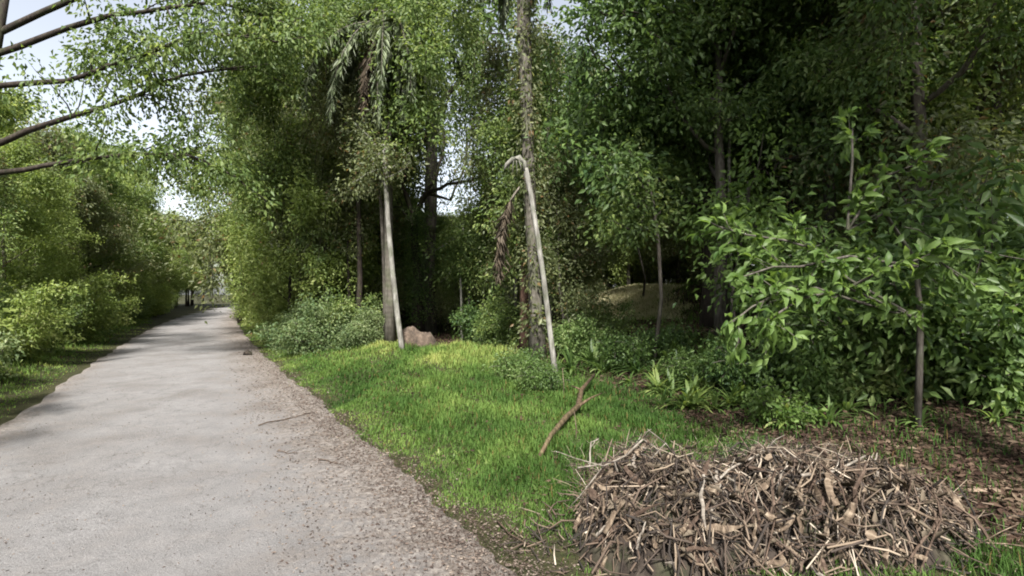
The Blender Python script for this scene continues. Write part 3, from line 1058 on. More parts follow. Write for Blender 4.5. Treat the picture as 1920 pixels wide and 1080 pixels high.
bt = branch_tree('vine_covered_tree', 'dark crooked tree in the path opening, branches bare against the sky', 25,
            [(785, 620), (783, 520), (778, 450), (775, 395)],
            [([(775, 400), (800, 362), (838, 345), (905, 330), (940, 300)], .13, -1),
             ([(775, 400), (752, 350), (768, 300), (800, 255), (812, 200), (800, 120)], .13, -2),
             ([(790, 375), (818, 330), (832, 270), (830, 210), (850, 150)], .10, 0),
             ([(800, 362), (845, 375), (872, 310), (880, 240)], .09, 1),
             ([(775, 400), (745, 330), (735, 250), (760, 150)], .11, 1),
             ([(760, 150), (800, 90), (870, 50), (940, 60)], .09, -3),
             ([(800, 120), (840, 60), (900, 0), (940, -60)], .09, -3),
             ([(760, 150), (720, 60), (700, -20)], .09, -3),
             ([(780, 430), (755, 395), (745, 380), (730, 340)], .08, 1)],
            .26, 'dark', 'mid', 15, .12, .3, 51, extra=11)
loc = np.array(tuple(bt.location))
rng = np.random.default_rng(52)
cb = [np.array(tuple(pix(782 + rng.normal() * 9, rng.uniform(390, 600), 24.8))) - loc for _ in range(150)]
b_, d_, s_ = clumps(cb, 26, .2, .12, .8)
leaf_obj('ivy', b_, d_, s_, LM['deep'], bt)

branch_tree('overarching_tree', 'tree across the road whose long limbs droop over the pavement at upper left', 15,
            [(-75, 740), (-60, 500), (-40, 300), (-15, 100), (10, -60)],
            [([(-40, 330), (80, 310), (220, 290), (350, 290), (440, 330)], .09, 1),
             ([(-35, 280), (90, 230), (220, 190), (340, 140), (470, 120)], .10, 1),
             ([(-15, 100), (120, 50), (260, 20), (400, 0), (530, 40)], .10, 1),
             ([(-10, 60), (240, -60), (380, -100), (560, -60)], .10, 2),
             ([(-20, 160), (120, 150), (240, 110), (360, 60), (490, 70)], .09, 0),
             ([(0, 0), (-60, -80), (-140, -120)], .09, 1),
             ([(-25, 180), (-90, 120), (-170, 100)], .08, 1)],
            .2, 'dark', 'mid', 34, .17, .34, 88, extra=18, droop=.9)

branch_tree('broad_canopy_tree', 'big dark brown trunk on the right bank with a low left limb', 15.2,
            [(1352, 620), (1350, 520), (1338, 420), (1330, 330), (1326, 230), (1326, 140), (1322, 60)],
            [([(1328, 240), (1300, 205), (1262, 195), (1200, 150), (1140, 130)], .11, -2.5),
             ([(1326, 150), (1290, 90), (1230, 40), (1160, 20)], .10, -3),
             ([(1330, 260), (1380, 200), (1440, 150), (1520, 120)], .10, -2),
             ([(1326, 130), (1350, 70), (1400, 10), (1460, -60)], .10, -3),
             ([(1338, 400), (1290, 380), (1230, 330), (1180, 330)], .06, -2),
             ([(1335, 380), (1390, 330), (1450, 300), (1500, 290)], .06, -3.5),
             ([(1322, 60), (1280, -20), (1210, -80), (1120, -90)], .10, -3),
             ([(1322, 60), (1330, -40), (1360, -120)], .10, 2),
             ([(1330, 300), (1270, 270), (1200, 240), (1120, 220)], .08, -1)],
            .50, 'dark', 'deep', 44, .19, .38, 61, extra=14, clear=1.1)

branch_tree('overhanging_tree', 'tree with dark looping branches over the upper left, sky behind', 21,
            [(672, 640), (675, 520), (672, 400), (668, 280), (655, 180), (640, 110)],
            [([(640, 120), (622, 125), (600, 80), (560, 40), (500, 10)], .08, -5),
             ([(650, 150), (700, 90), (760, 70), (820, 90)], .07, -5),
             ([(645, 130), (690, 20), (760, -10), (850, 20)], .07, -4),
             ([(660, 230), (700, 190), (750, 180), (800, 210)], .05, -4),
             ([(645, 130), (650, 80), (690, 40), (740, 15)], .08, -1),
             ([(660, 230), (610, 215), (560, 150), (500, 130), (460, 90)], .08, -3),
             ([(668, 290), (600, 300), (540, 330), (480, 300), (440, 320)], .06, 1),
             ([(640, 110), (620, 40), (600, -40)], .08, 1)],
            .12, 'dark', 'mid', 52, .16, .36, 71, extra=16)

# large-leaved shrub coming in from the right
rng = np.random.default_rng(81)
sx, sy = 5.95, 7.35
root = empty('large_leaved_shrub', (sx, sy, hz(sx, sy)), 'light green large-leaved shrub reaching in from the right above the stick heap', 'shrub')
loc = np.array((sx, sy, hz(sx, sy)))
lb = []
ld = []
for lim in [[(1725, 600, 7.3), (1590, 560, 6.9), (1530, 540, 6.6), (1470, 545, 6.3), (1410, 575, 6.1), (1365, 610, 6.0)],
            [(1725, 600, 7.3), (1585, 520, 6.9), (1540, 470, 6.7), (1470, 450, 6.6), (1400, 440, 6.7), (1350, 425, 6.8)],
            [(1725, 600, 7.3), (1590, 540, 6.9), (1500, 560, 6.4), (1440, 600, 6.2), (1440, 625, 6.1)],
            [(1590, 430, 7.0), (1600, 300, 7.0), (1600, 240, 7.1)],
            [(1590, 430, 7.0), (1660, 330, 6.8), (1740, 300, 6.6)],
            [(1590, 540, 6.9), (1670, 500, 6.6), (1750, 480, 6.4), (1800, 520, 6.3)],
            [(1720, 500, 7.3), (1592, 480, 6.9), (1500, 500, 6.5), (1450, 500, 6.4), (1390, 520, 6.3)]]:
    pts = [np.array(tuple(pix(*q))) - loc for q in lim]
    T = Tubes(); n = len(pts)
    T.add(pts, [.022 * (1 - .7 * i / n) for i in range(n)], 6, cap=False)
    for a_, b_ in zip(pts[:-1], pts[1:]):
        for q in range(4):
            st = a_ + (b_ - a_) * rng.uniform()
            tw = curve_pts(st, (b_ - a_) * 1.5 + rng.normal(size=3) * .5, rng.uniform(.2, .5), 4, wobble=.15)
            T.add(tw, [.006] * 5, 3, cap=False)
            for j, w_ in enumerate(tw[1:]):
                for r_ in range(2 if j < 3 else 5):
                    lb.append(w_ + rng.normal(size=3) * .015)
                    ld.append(unit(tw[-1] - tw[0]) * .9 + rng.normal(size=3) * .6 + np.array([0, 0, -.25]))
    T.build('branch', BK['grey'], root)
T = Tubes(); T.add([np.array([0, 0, -.2]), np.array([.05, 0, 1]), np.array(tuple(pix(1725, 600, 7.3))) - loc, np.array(tuple(pix(1718, 490, 7.3))) - loc, np.array(tuple(pix(1660, 400, 7.1))) - loc, np.array(tuple(pix(1590, 430, 7.0))) - loc], [.05, .045, .04, .03, .025, .02], 8)
T.build('trunk', BK['grey'], root)
leaf_obj('foliage', lb, ld, rng.uniform(.11, .24, len(lb)), LM['broad'], root, wr=.2, fold=.09, curl=.2, big=True)

# ------------------------------------------------------------------ hanging vines
rng = np.random.default_rng(91)
for i, (px, y0, y1, d, lab) in enumerate([
    (540, 200, 520, 22, 'leafy vine curtain hanging left of the olive tree'),
    (590, 260, 560, 21.5, 'leafy vine hanging over the grey-green shrub'),
    (640, 150, 480, 21, 'long vine strand hanging beside the drooping palm fronds'),
    (790, 60, 240, 20, 'short vine strand hanging above the path opening'),
    (880, 60, 330, 21, 'vine strand hanging right of the sky gap'),
    (935, 100, 420, 19, 'vine strand left of the central palm trunk'),
    (1075, 100, 440, 16, 'vine strand right of the central palm trunk'),
    (475, 130, 300, 20, 'leftmost vine strand against the sky'),
    (690, 90, 330, 19, 'thick vine strand hanging in front of the left palm crown'),
    (745, 120, 320, 19.5, 'vine strand hanging right of the left palm crown'),
    (620, 60, 300, 19, 'vine strand hanging over the looping branches')]):
    a = pix(px, y0, d)
    bx = pix(px, y1, d)
    root = empty('hanging_vine', (a.x, a.y, a.z), lab, 'vine')
    tips = []
    for k in range(10):
        ln = (a.z - bx.z) * rng.uniform(.6, 1)
        st = np.array([rng.normal() * .35, rng.normal() * .3, rng.uniform(0, .4)])
        p_ = curve_pts(st, (0, 0, -1), ln, 12, wobble=.06)
        T = Tubes(); T.add(p_, [.012] * 13, 4, cap=False); T.build('stem', BK['dark'], root)
        tips += p_
        tips += [q + rng.normal(size=3) * .12 for q in p_]
    b_, d_, s_ = clumps(np.array(tips), 20, .15, .13, .9)
    leaf_obj('foliage', b_, d_, s_, LM[['olive', 'mid', 'olive', 'mid', 'mid', 'olive', 'deep', 'mid', 'olive', 'olive', 'olive'][i]], root)

# ------------------------------------------------------------------ grass
rng = np.random.default_rng(101)


def scatter(n, dmin, dmax, pw, pxa=-150, pxb=2050):
    d = (rng.uniform(0, 1, n) * (dmax ** pw - dmin ** pw) + dmin ** pw) ** (1 / pw)
    x = (rng.uniform(pxa, pxb, n) - 960) / FPX * d
    return x, d


def grass(name, n, dmin, dmax, pw, fn, mat, label, hmul=1.0, pxa=-150, pxb=2050):
    x, y = scatter(n, dmin, dmax, pw, pxa, pxb)
    s, u = su(x, y)
    prob, h = fn(x, y, s, u)
    k = rng.uniform(0, 1, n) < prob
    x, y, h = x[k], y[k], h[k]
    n = len(x)
    z = hgt(x, y)
    az = rng.uniform(0, 2 * math.pi, n)
    ln = h * rng.uniform(.55, 1.3, n) * hmul
    tilt = rng.uniform(.1, .75, n)
    dx, dy = np.cos(az), np.sin(az)
    w = (0.0026 + 0.00050 * y) * rng.uniform(.7, 1.3, n)
    sx_, sy_ = -dy * w, dx * w
    b = np.stack([x, y, z - .01], 1)
    m1 = b + np.stack([dx * ln * tilt * .35, dy * ln * tilt * .35, ln * .6], 1)
    tp = b + np.stack([dx * ln * tilt * 1.0, dy * ln * tilt * 1.0, ln * (1 - .35 * tilt)], 1)
    sd_ = np.stack([sx_, sy_, np.zeros(n)], 1)
    V = np.stack([b - sd_, b + sd_, m1 - sd_ * .8, m1 + sd_ * .8, tp], 1).reshape(-1, 3)
    i = (np.arange(n) * 5)[:, None]
    F = np.concatenate([i + np.array([q]) for q in ([0, 1, 3], [0, 3, 2], [2, 3, 4])], 1).reshape(-1, 3)
    sk, uk = su(x, y)
    tone = .32 * smooth(3.6, 6, sk) * smooth(9.5, 15, uk) * (1 - .7 * smooth(8.5, 10, sk)) - .22 * smooth(5, 8, sk) * (1 - smooth(6, 11, uk)) + .18 * (1 - smooth(2.6, 3.4, sk))  # sun patch on the crest and dimmer lower right put into blade colour
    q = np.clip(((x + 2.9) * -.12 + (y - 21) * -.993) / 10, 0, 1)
    tone = tone * 1.35 - .15 * (1 - smooth(7, 12, y)) - .55 * np.exp(-(np.hypot(x - (-2.9 - 1.2 * q), y - (21 - 10 * q)) / .6) ** 2)  # shade stripe along the dip darkened into the blades
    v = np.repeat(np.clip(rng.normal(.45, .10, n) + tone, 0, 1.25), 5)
    print(name, n)
    return tag(link(name, np_mesh(name, V, F, v), mat), label, 'grass', kind='stuff')


def clump_noise(x, y):
    return .5 + .5 * (np.sin(x * 2.3 + 1.1 * np.sin(y * 1.9)) * np.cos(y * 2.6 + np.sin(x * 3.1)) * .6 + .4 * np.sin(x * 6.3 + y * 4.1))


def f_verge(x, y, s, u):
    lm = litter_mask(x, y)
    c = clump_noise(x, y)
    edge = 2.5 + .18 * np.sin(u * 2.1) + .12 * np.sin(u * 5.7) + .35 * (1 - smooth(3, 8, u))
    pr = (smooth(edge - .1, edge + .25, s) + 1.2 * np.exp(-((s - edge - .6) / .5) ** 2)) * (1 - np.clip(lm * 1.25, 0, .88)) * (.5 + .5 * c)
    h = .055 + .115 * smooth(edge, edge + 1.2, s) * (.3 + 1.0 * c) + .09 * smooth(5, 7, s) * smooth(8, 14, u)
    # path leading into the wood
    pl = np.abs(x - (-0.139 * y + .0)) < .35 + .2 * c
    inpath = pl & (y > 17) & (s > 6.8)
    pr = np.where(inpath, pr * .15, pr)
    # dry heap footprint
    pr = np.where((x > .75) & (y < 6.3) & (s > 2.5), pr * .35, pr)
    return pr, h


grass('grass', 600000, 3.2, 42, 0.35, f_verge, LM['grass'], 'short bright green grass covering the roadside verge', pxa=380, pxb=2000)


def f_left(x, y, s, u):
    return (smooth(-2.9, -3.4, s) * .8 * (.5 + .5 * clump_noise(x, y))), .06 + .16 * smooth(-3.2, -5, s)


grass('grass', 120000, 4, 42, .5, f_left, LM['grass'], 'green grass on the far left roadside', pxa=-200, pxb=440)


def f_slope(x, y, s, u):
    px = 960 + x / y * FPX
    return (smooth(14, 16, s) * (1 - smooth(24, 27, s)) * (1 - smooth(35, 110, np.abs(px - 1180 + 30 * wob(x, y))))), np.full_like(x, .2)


grass('pale_grass', 70000, 17, 36, 1, f_slope, LM['palegrass'], 'pale grass coloured as if sunlit on the slope seen through the trees', pxa=1030, pxb=1340)

# ------------------------------------------------------------------ fallen leaves
def litter(name, n, fn, mat, label, dmin, dmax, pw, size, pxa=350, pxb=2050, zoff=.006):
    x, y = scatter(n, dmin, dmax, pw, pxa, pxb)
    s, u = su(x, y)
    k = rng.uniform(0, 1, n) < fn(x, y, s, u)
    x, y = x[k], y[k]; n = len(x); s = s[k]
    z = np.where(s < 2.5, .022, hgt(x, y) + .012)
    B = np.stack([x, y, z + rng.uniform(0, zoff, n)], 1)
    D = rng.normal(size=(n, 3)) * np.array([1, 1, .18])
    sz = size * rng.uniform(.5, 1.5, n) * (.75 + .03 * y)
    V, F, v = leaf_arrays(B, D, sz, wr=.2, fold=.1, curl=.05)
    print(name, n)
    return tag(link(name, np_mesh(name, V, F, v), mat), label, 'leaves', kind='stuff')


litter('fallen_leaves', 90000, lambda x, y, s, u: smooth(3.0, 5, s) * np.clip(litter_mask(x, y) + .04, 0, 1), LM['litter'],
       'reddish brown fallen leaves covering the shaded bank', 4, 26, .6, .085, zoff=.04)
litter('fallen_leaves', 9000, lambda x, y, s, u: smooth(2.8, 3.4, s) * (s < 8.5) * (.25 + .75 * clump_noise(x * .8, y * .8)), LM['litter'],
       'scattered dry leaves lying in the green grass', 4, 24, .5, .06, pxa=450, pxb=1400, zoff=.07)
GW = 'small broad weeds in the grass'
for i in range(90):
    px = rr.uniform(560, 1120); py = rr.uniform(665, 1000)
    g = gnd(px, py); s_, u_ = su(g.x, g.y)
    if s_ < 3.0 or s_ > 8.6: continue
    put(WEED, xy=(g.x, g.y), sc=rr.uniform(.6, 1.3), group=GW, label='small broad-leaved weed growing in the green grass')
litter('dry_debris', 110000, lambda x, y, s, u: (np.exp(-((s - 2.35) / .42) ** 2) * 1.0 + .3 * smooth(.2, 1.8, s)) * (s < 3.6) * (.35 + .65 * clump_noise(x * 1.7, y * 1.7)) * (1 - .5 * smooth(12, 22, y)), LM['debris'],
       'brown leaf and bark debris gathered along the road edge', 3.2, 26, .35, .032, pxa=430, pxb=1250, zoff=.012)
litter('dry_debris', 40000, lambda x, y, s, u: (s > -2.8) * (s < 1.7) * (.06 + .35 * clump_noise(x, y) ** 2), LM['debris'],
       'scattered bits of leaf lying over the pale road', 3.2, 30, .4, .022, pxa=-50, pxb=1100, zoff=.003)

# twigs on the road
rng = np.random.default_rng(111)
for i, (pa, pb_, r, lab) in enumerate([
    ((487, 803), (592, 778), .012, 'long thin twig lying across the pale road'),
    ((520, 852), (560, 858), .008, 'short twig on the road below the long one'),
    ((600, 868), (650, 880), .008, 'short twig near the middle of the dirty road edge'),
    ((930, 985), (1000, 1040), .010, 'twig at the lower end of the road edge')]):
    a, b = gnd(*pa), gnd(*pb_)
    root = empty('twig', (a.x, a.y, max(a.z, .02)), lab, 'twig')
    pts = [np.array([(b.x - a.x) * q, (b.y - a.y) * q, .012 + .012 * math.sin(q * 9)]) + rng.normal(size=3) * .01 * np.array([1, 1, .2]) for q in np.linspace(0, 1, 8)]
    T = Tubes(); T.add(pts, [r * (1 - .6 * q) for q in np.linspace(0, 1, 8)], 6)
    st = T.build('stem', BK['brown'], root)
    for q in (3, 5):
        T = Tubes(); T.add([pts[q], pts[q] + np.array([.06, .10, .015]), pts[q] + np.array([.10, .2, .01])], [r * .5, r * .4, r * .2], 4); T.build('side_shoot', BK['brown'], root)

# dark clod on the road, far left
a = gnd(465, 667)
V = []
bm_r = np.random.default_rng(3)
T = Tubes(); T.add([(a.x - .16, a.y, .0), (a.x - .1, a.y, .06), (a.x, a.y + .03, .11), (a.x + .1, a.y, .07), (a.x + .17, a.y, 0)], [.03, .08, .11, .07, .02], 9, rough=.2)
tag(T.build('clod', BK['dark']), 'small dark clod lying on the road at the far left', 'clod')

# ------------------------------------------------------------------ reddish earth mound by the path
rng = np.random.default_rng(121)
a = gnd(778, 652); d = a.y + .5
cx = (778 - 960) / FPX * d
Vs = []; Fs = []
nr, na = 14, 40
for i in range(nr + 1):
    f_ = i / nr
    for j in range(na):
        an = 2 * math.pi * j / na
        rad_ = (1.0 * f_ ** .8) * (1 + .15 * math.sin(3 * an + 1) + .08 * math.sin(7 * an))
        x_ = cx + rad_ * math.cos(an) * .72 ; y_ = d + rad_ * math.sin(an) * .8
        zt = hz(x_, y_) + 0.62 * (1 - f_ ** 2.4) * (1 - .12 * math.sin(2 * an)) + .3 * noise.noise(Vector((x_ * 1.8, y_ * 1.8, 1))) + .05 * noise.noise(Vector((x_ * 11, y_ * 11, 2))) + .1 * noise.noise(Vector((x_ * 5, y_ * 5, 2))) - (.1 if i == nr else 0)
        Vs.append((x_ - cx, y_ - d, zt - hz(cx, d)))
for i in range(nr):
    for j in range(na):
        Fs.append((i * na + j, i * na + (j + 1) % na, (i + 1) * na + (j + 1) % na, (i + 1) * na + j))
m, t, out = newmat('red_earth')
L = t.links
geo = N(t, 'ShaderNodeNewGeometry')
n1 = N(t, 'ShaderNodeTexNoise'); n1.inputs['Scale'].default_value = 6; n1.inputs['Detail'].default_value = 9; n1.inputs['Roughness'].default_value = .7
L.new(geo.outputs['Position'], n1.inputs['Vector'])
c = ramp(t, n1.outputs['Fac'], [(.3, (.025, .018, .012)), (.5, (.068, .048, .034)), (.7, (.14, .105, .078))])
p = N(t, 'ShaderNodeBsdfPrincipled'); p.inputs['Roughness'].default_value = .95; L.new(c, p.inputs['Base Color'])
b = N(t, 'ShaderNodeBump'); b.inputs['Distance'].default_value = .08; L.new(n1.outputs['Fac'], b.inputs['Height']); L.new(b.outputs[0], p.inputs['Normal'])
L.new(p.outputs[0], out.inputs['Surface'])
MAT_EARTH = m
o = link('earth_mound', np_mesh('earth_mound', Vs, Fs, None, True), m); o.location = (cx, d, hz(cx, d))
tag(o, 'reddish bare earth mound at the foot of the pale leaning trunk, beside the path', 'mound')
# bare cut on the far slope
rngc = np.random.default_rng(9)
Vs = []; Fs = []
A_, B_ = gnd(1128, 531), gnd(1236, 512)
for i in range(21):
    q = i / 20
    c_ = A_.lerp(B_, q)
    wv = .12 * math.sin(math.pi * min(1, q * .9 + .06)) + .05
    zz = hz(c_.x, c_.y)
    for j, (oy, oz) in enumerate(((-.5, -.5), (-.25, .1), (0, wv), (.4, wv + .1), (.9, -.4))):
        Vs.append((c_.x, c_.y + oy, zz + oz * .8 + .06 * rngc.normal()))
for i in range(20):
    for j in range(4):
        Fs.append((i * 5 + j, (i + 1) * 5 + j, (i + 1) * 5 + j + 1, i * 5 + j + 1))
tag(link('earth_ridge', np_mesh('earth_ridge', Vs, Fs, None, True), MAT_EARTH), 'low pinkish bare earth ridge above the pale grass slope', 'ridge')

# ------------------------------------------------------------------ fallen branch on the grass
rng = np.random.default_rng(131)
pts = []
for (x_, y_, lift) in ((1012, 862, .07), (1032, 834, .15), (1060, 801, .18), (1084, 778, .19), (1090, 748, .22), (1114, 724, .30)):
    g = gnd(x_, y_ + 4); pts.append(np.array([g.x, g.y, g.z + lift]))
base = pts[0].copy(); base[2] = hz(base[0], base[1])
root = empty('fallen_branch', tuple(base), 'rusty brown curved fallen branch lying on the grass below the palms', 'branch')
T = Tubes(); T.add([q - base for q in pts], [.024, .034, .044, .047, .04, .03], 9, rough=.16); T.build('stem', BK['rust'], root)
T = Tubes(); T.add([pts[4] - base, pts[4] - base + [-.10, .2, .02], pts[4] - base + [-.18, .35, .02]], [.025, .018, .008], 6); T.build('side_branch', BK['rust'], root)
T = Tubes(); T.add([pts[3] - base, pts[3] - base + [.25, .2, .1], pts[3] - base + [.5, .5, .12]], [.03, .02, .01], 6); T.build('side_branch', BK['rust'], root)
for i, (px, y0, y1, lab) in enumerate([(1079, 835, 772, 'thin dry upright stem standing behind the heap'), (1056, 690 + 60, 690, 'dry upright stem right of the pale pole foot')]):
    g = gnd(px, y0)
    h_ = (y0 - y1) / FPX * g.y
    T = Tubes(); T.add([(g.x, g.y, g.z - .05), (g.x + .01, g.y, g.z + h_ * .5), (g.x - .02, g.y, g.z + h_)], [.009, .008, .005], 6)
    tag(T.build('dead_weed', BK['tan']), lab, 'stem')

# ------------------------------------------------------------------ heap of dry stalks, bottom right
rng = np.random.default_rng(141)
HC = np.array([2.35, 4.75])


def lump(x, y):
    return 1 + .28 * np.sin(x * 5.1 + 1.7 * np.sin(y * 3.3)) * np.cos(y * 6.3 + x) + .14 * np.sin(x * 13 + y * 9)


def heap(x, y):
    a_ = (x - HC[0]) / 1.75; b_ = (y - HC[1]) / 0.98
    r2 = np.abs(a_) ** 2.6 + np.abs(b_) ** 2.2
    base_ = np.clip(1 - r2, 0, 1) ** .5 * .52
    dip = .17 * np.exp(-((x - 2.2) / .35) ** 2) + .0
    left_ = .14 * np.exp(-((x - 1.15) / .35) ** 2)
    base_ = base_ * (1.06 - .13 * smooth(1.6, 4.2, x)) * np.clip(lump(x, y), .45, 1.3)
    return np.maximum(0, base_ - dip * (base_ > .1) + left_ * (base_ > .05))


hb = (HC[0], HC[1], hz(*HC))
pile = empty('brush_heap', hb, 'heap of dry brown palm stalks and sticks at the lower right of the verge', 'heap')
# its core, a dark mass standing in for the shade in the gaps
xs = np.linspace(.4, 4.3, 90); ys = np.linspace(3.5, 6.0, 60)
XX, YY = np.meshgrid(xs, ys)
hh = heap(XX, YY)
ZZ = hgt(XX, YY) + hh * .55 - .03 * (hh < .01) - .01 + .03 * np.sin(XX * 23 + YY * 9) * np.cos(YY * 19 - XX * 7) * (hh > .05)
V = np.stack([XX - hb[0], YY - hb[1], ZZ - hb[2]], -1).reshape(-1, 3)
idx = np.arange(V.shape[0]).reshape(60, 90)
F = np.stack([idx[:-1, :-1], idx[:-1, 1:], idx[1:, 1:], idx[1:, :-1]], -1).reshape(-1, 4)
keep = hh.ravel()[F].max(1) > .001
o = link('dark_gap_core', np_mesh('dark_gap_core', V, F[keep], None, True), BK['dark'], pile)


def stalk_mesh(k):
    r = np.random.default_rng(500 + k)
    T = Tubes()
    ln = r.uniform(.2, .6); cv = r.normal() * .05
    n = 6
    w = r.uniform(.010, .026)
    pts = [(ln * (i / n - .5), cv * math.sin(math.pi * i / n), .03 * math.sin(2.2 * i / n + k)) for i in range(n + 1)]
    pts = [(a_ + r.normal() * .004, b_ + r.normal() * .008, c_ + r.normal() * .008) for a_, b_, c_ in pts]
    if k % 4 == 0: w *= 1.5; pts = [(a_ * .6, b_ * .6, c_ * .6) for a_, b_, c_ in pts]
    if k % 4 == 0:      # cut stub: swollen base
        rad_ = [w * 1.5, w * 1.35, w * 1.1, w, w * .9, w * .8, w * .75]
        T.add(pts, rad_, 7, rough=.08)
    elif k % 4 in (1, 2):     # sheath, flat and curling
        T.add(pts, [w * .4, w * 1.6, w * 1.9, w * 1.6, w * 1.2, w * .7, w * .2], 6, rough=.12, flat=.3)
    else:
        T.add(pts, [w * .6, w * .7, w * .65, w * .6, w * .5, w * .4, w * .25], 6, rough=.1)
    o = T.build('stalk', BK[('tan', 'brown', 'tan', 'brown', 'tan', 'dead', 'tan')[k % 7]], pile)
    o.data.polygons.foreach_set('use_smooth', np.zeros(len(o.data.polygons), bool))
    return o


protos = [stalk_mesh(k) for k in range(24)]
cnt = len(protos)


def place_stalk(o, i):
    while True:
        x_ = HC[0] + rng.uniform(-1.85, 1.9); y_ = HC[1] + rng.uniform(-1.05, .55) if rng.uniform() < .85 else HC[1] + rng.uniform(0, 1.0)
        if heap(x_, y_) > .02: break
    hh_ = float(heap(x_, y_)); z_ = hz(x_, y_) + hh_ * rng.uniform(.55, 1.02) + .02
    e = .04
    gxv = (heap(x_ + e, y_) - heap(x_ - e, y_)) / (2 * e); gyv = (heap(x_, y_ + e) - heap(x_, y_ - e)) / (2 * e)
    # hang down the slope with scatter
    dv = np.array([gxv, gyv, gxv ** 2 + gyv ** 2 + .55]) + np.array([0, -.25 * (y_ < HC[1] - .3), 0]) + rng.normal(size=3) * .36
    if rng.uniform() < .3: dv = rng.normal(size=3) * np.array([1, 1, .35])
    q = Vector(dv).to_track_quat('X', 'Z')
    o.rotation_euler = (q @ Matrix.Rotation(rng.uniform(0, 6.28), 3, 'X').to_quaternion()).to_euler()
    o.location = (x_ - hb[0], y_ - hb[1], z_ - hb[2])
    s_ = rng.uniform(.6, 1.25); o.scale = (s_, s_, s_)


for i in range(290):
    if i < len(protos): o = protos[i]
    else:
        o = protos[i % len(protos)].copy(); COL.objects.link(o); o.parent = pile
    place_stalk(o, i)


# finer tangle: joined
T = Tubes()
for i in range(2300):
    while True:
        x_ = HC[0] + rng.uniform(-1.9, 2.0); y_ = HC[1] + rng.uniform(-1.1, 1.15)
        if heap(x_, y_) > .01: break
    hh_ = float(heap(x_, y_)); c_ = np.array([x_ - hb[0], y_ - hb[1], hz(x_, y_) - hb[2] + hh_ * rng.uniform(.45, 1.0) + .03])
    e = .05
    gxv = (heap(x_ + e, y_) - heap(x_ - e, y_)) / (2 * e); gyv = (heap(x_, y_ + e) - heap(x_, y_ - e)) / (2 * e)
    dv = unit(np.array([gxv, gyv, gxv ** 2 + gyv ** 2]) * (1 if rng.uniform() < .6 else 0) + rng.normal(size=3) * np.array([.7, .7, .45]))
    ln = rng.uniform(.08, .42) if i % 9 else rng.uniform(.45, .7); r_ = rng.uniform(.003, .010)
    k_ = rng.normal(size=3) * .12 * ln
    T.add([c_ - dv * ln / 2, c_ + k_, c_ + dv * ln / 2], [r_, r_ * 1.1, r_ * .5], 4, cap=False)


def stick_mat():
    m, t, out = newmat('dry_tangle')
    L = t.links
    at = N(t, 'ShaderNodeAttribute', attribute_name='v')
    c = ramp(t, at.outputs['Fac'], [(0, (.010, .007, .005)), (.4, (.032, .021, .014)), (.7, (.085, .057, .038)), (.9, (.17, .13, .09)), (1, (.33, .28, .22))])
    p = N(t, 'ShaderNodeBsdfPrincipled'); p.inputs['Roughness'].default_value = .85; L.new(c, p.inputs['Base Color'])
    L.new(p.outputs[0], out.inputs['Surface'])
    return m


MAT_STICK = stick_mat()
tag(T.build('twig_tangle', MAT_STICK, pile), kind='stuff')
# dry curled leaves on the heap
n = 1500
x_ = HC[0] + rng.uniform(-1.9, 2.0, n); y_ = HC[1] + rng.uniform(-1.1, 1.2, n)
k = heap(x_, y_) > .01; x_, y_ = x_[k], y_[k]; n = len(x_)
Bp = np.stack([x_ - hb[0], y_ - hb[1], hgt(x_, y_) - hb[2] + heap(x_, y_) * rng.uniform(.8, 1.02, n) + .02], 1)
tag(leaf_obj('dry_leaves', Bp, rng.normal(size=(n, 3)) * [1, 1, .8], rng.uniform(.05, .16, n), LM['dry'], pile, wr=.13, fold=.15, curl=.3), kind='stuff')

# long forked branches lying over the heap, and bits spilled round its foot
for i in range(16):
    while True:
        x_ = HC[0] + rng.uniform(-1.7, 1.8); y_ = HC[1] + rng.uniform(-.95, .7)
        if heap(x_, y_) > .12: break
    az = rng.uniform(0, 6.28); ln = rng.uniform(.7, 1.25); r_ = rng.uniform(.007, .014)
    dxy = np.array([math.cos(az), math.sin(az)]); pts = []
    for q in np.linspace(-.5, .5, 8):
        xx = x_ + dxy[0] * ln * q + .06 * math.sin(q * 7 + i); yy = y_ + dxy[1] * ln * q + .05 * math.cos(q * 6 + i)
        pts.append(np.array([xx - hb[0], yy - hb[1], hz(xx, yy) - hb[2] + float(heap(xx, yy)) + .04 + .05 * (q + .5) * (i % 3)]))
    T = Tubes()
    T.add(pts, [r_ * (1.1 - .7 * j / 7) for j in range(8)], 6, rough=.12)
    for j in (3, 5):
        dv = unit(pts[j] - pts[j - 1]) + rng.normal(size=3) * .5; dv[2] = abs(dv[2]) * .6
        T.add([pts[j], pts[j] + dv * .12, pts[j] + dv * .22 + rng.normal(size=3) * .02], [r_ * .55, r_ * .4, r_ * .2], 5)
    T.build('forked_stick', BK[('brown', 'tan', 'dead', 'brown')[i % 4]], pile)
T = Tubes()
for i in range(420):
    a_ = rng.uniform(0, 6.28); rr_ = rng.uniform(.95, 1.25)
    x_ = HC[0] + 1.85 * rr_ * math.cos(a_); y_ = HC[1] + 1.05 * rr_ * math.sin(a_)
    if su(x_, y_)[0] < 2.5: continue
    az = rng.uniform(0, 6.28); ln = rng.uniform(.06, .35); r_ = rng.uniform(.003, .009)
    d_ = np.array([math.cos(az), math.sin(az), rng.uniform(-.05, .25)]); b_ = np.array([x_, y_, hz(x_, y_) + .025])
    T.add([b_, b_ + d_ * ln * .5 + rng.normal(size=3) * .012, b_ + d_ * ln], [r_, r_, r_ * .6], 5)
tag(T.build('spilled_sticks', MAT_STICK), 'loose sticks spilled on the grass round the foot of the heap', 'sticks', kind='stuff')

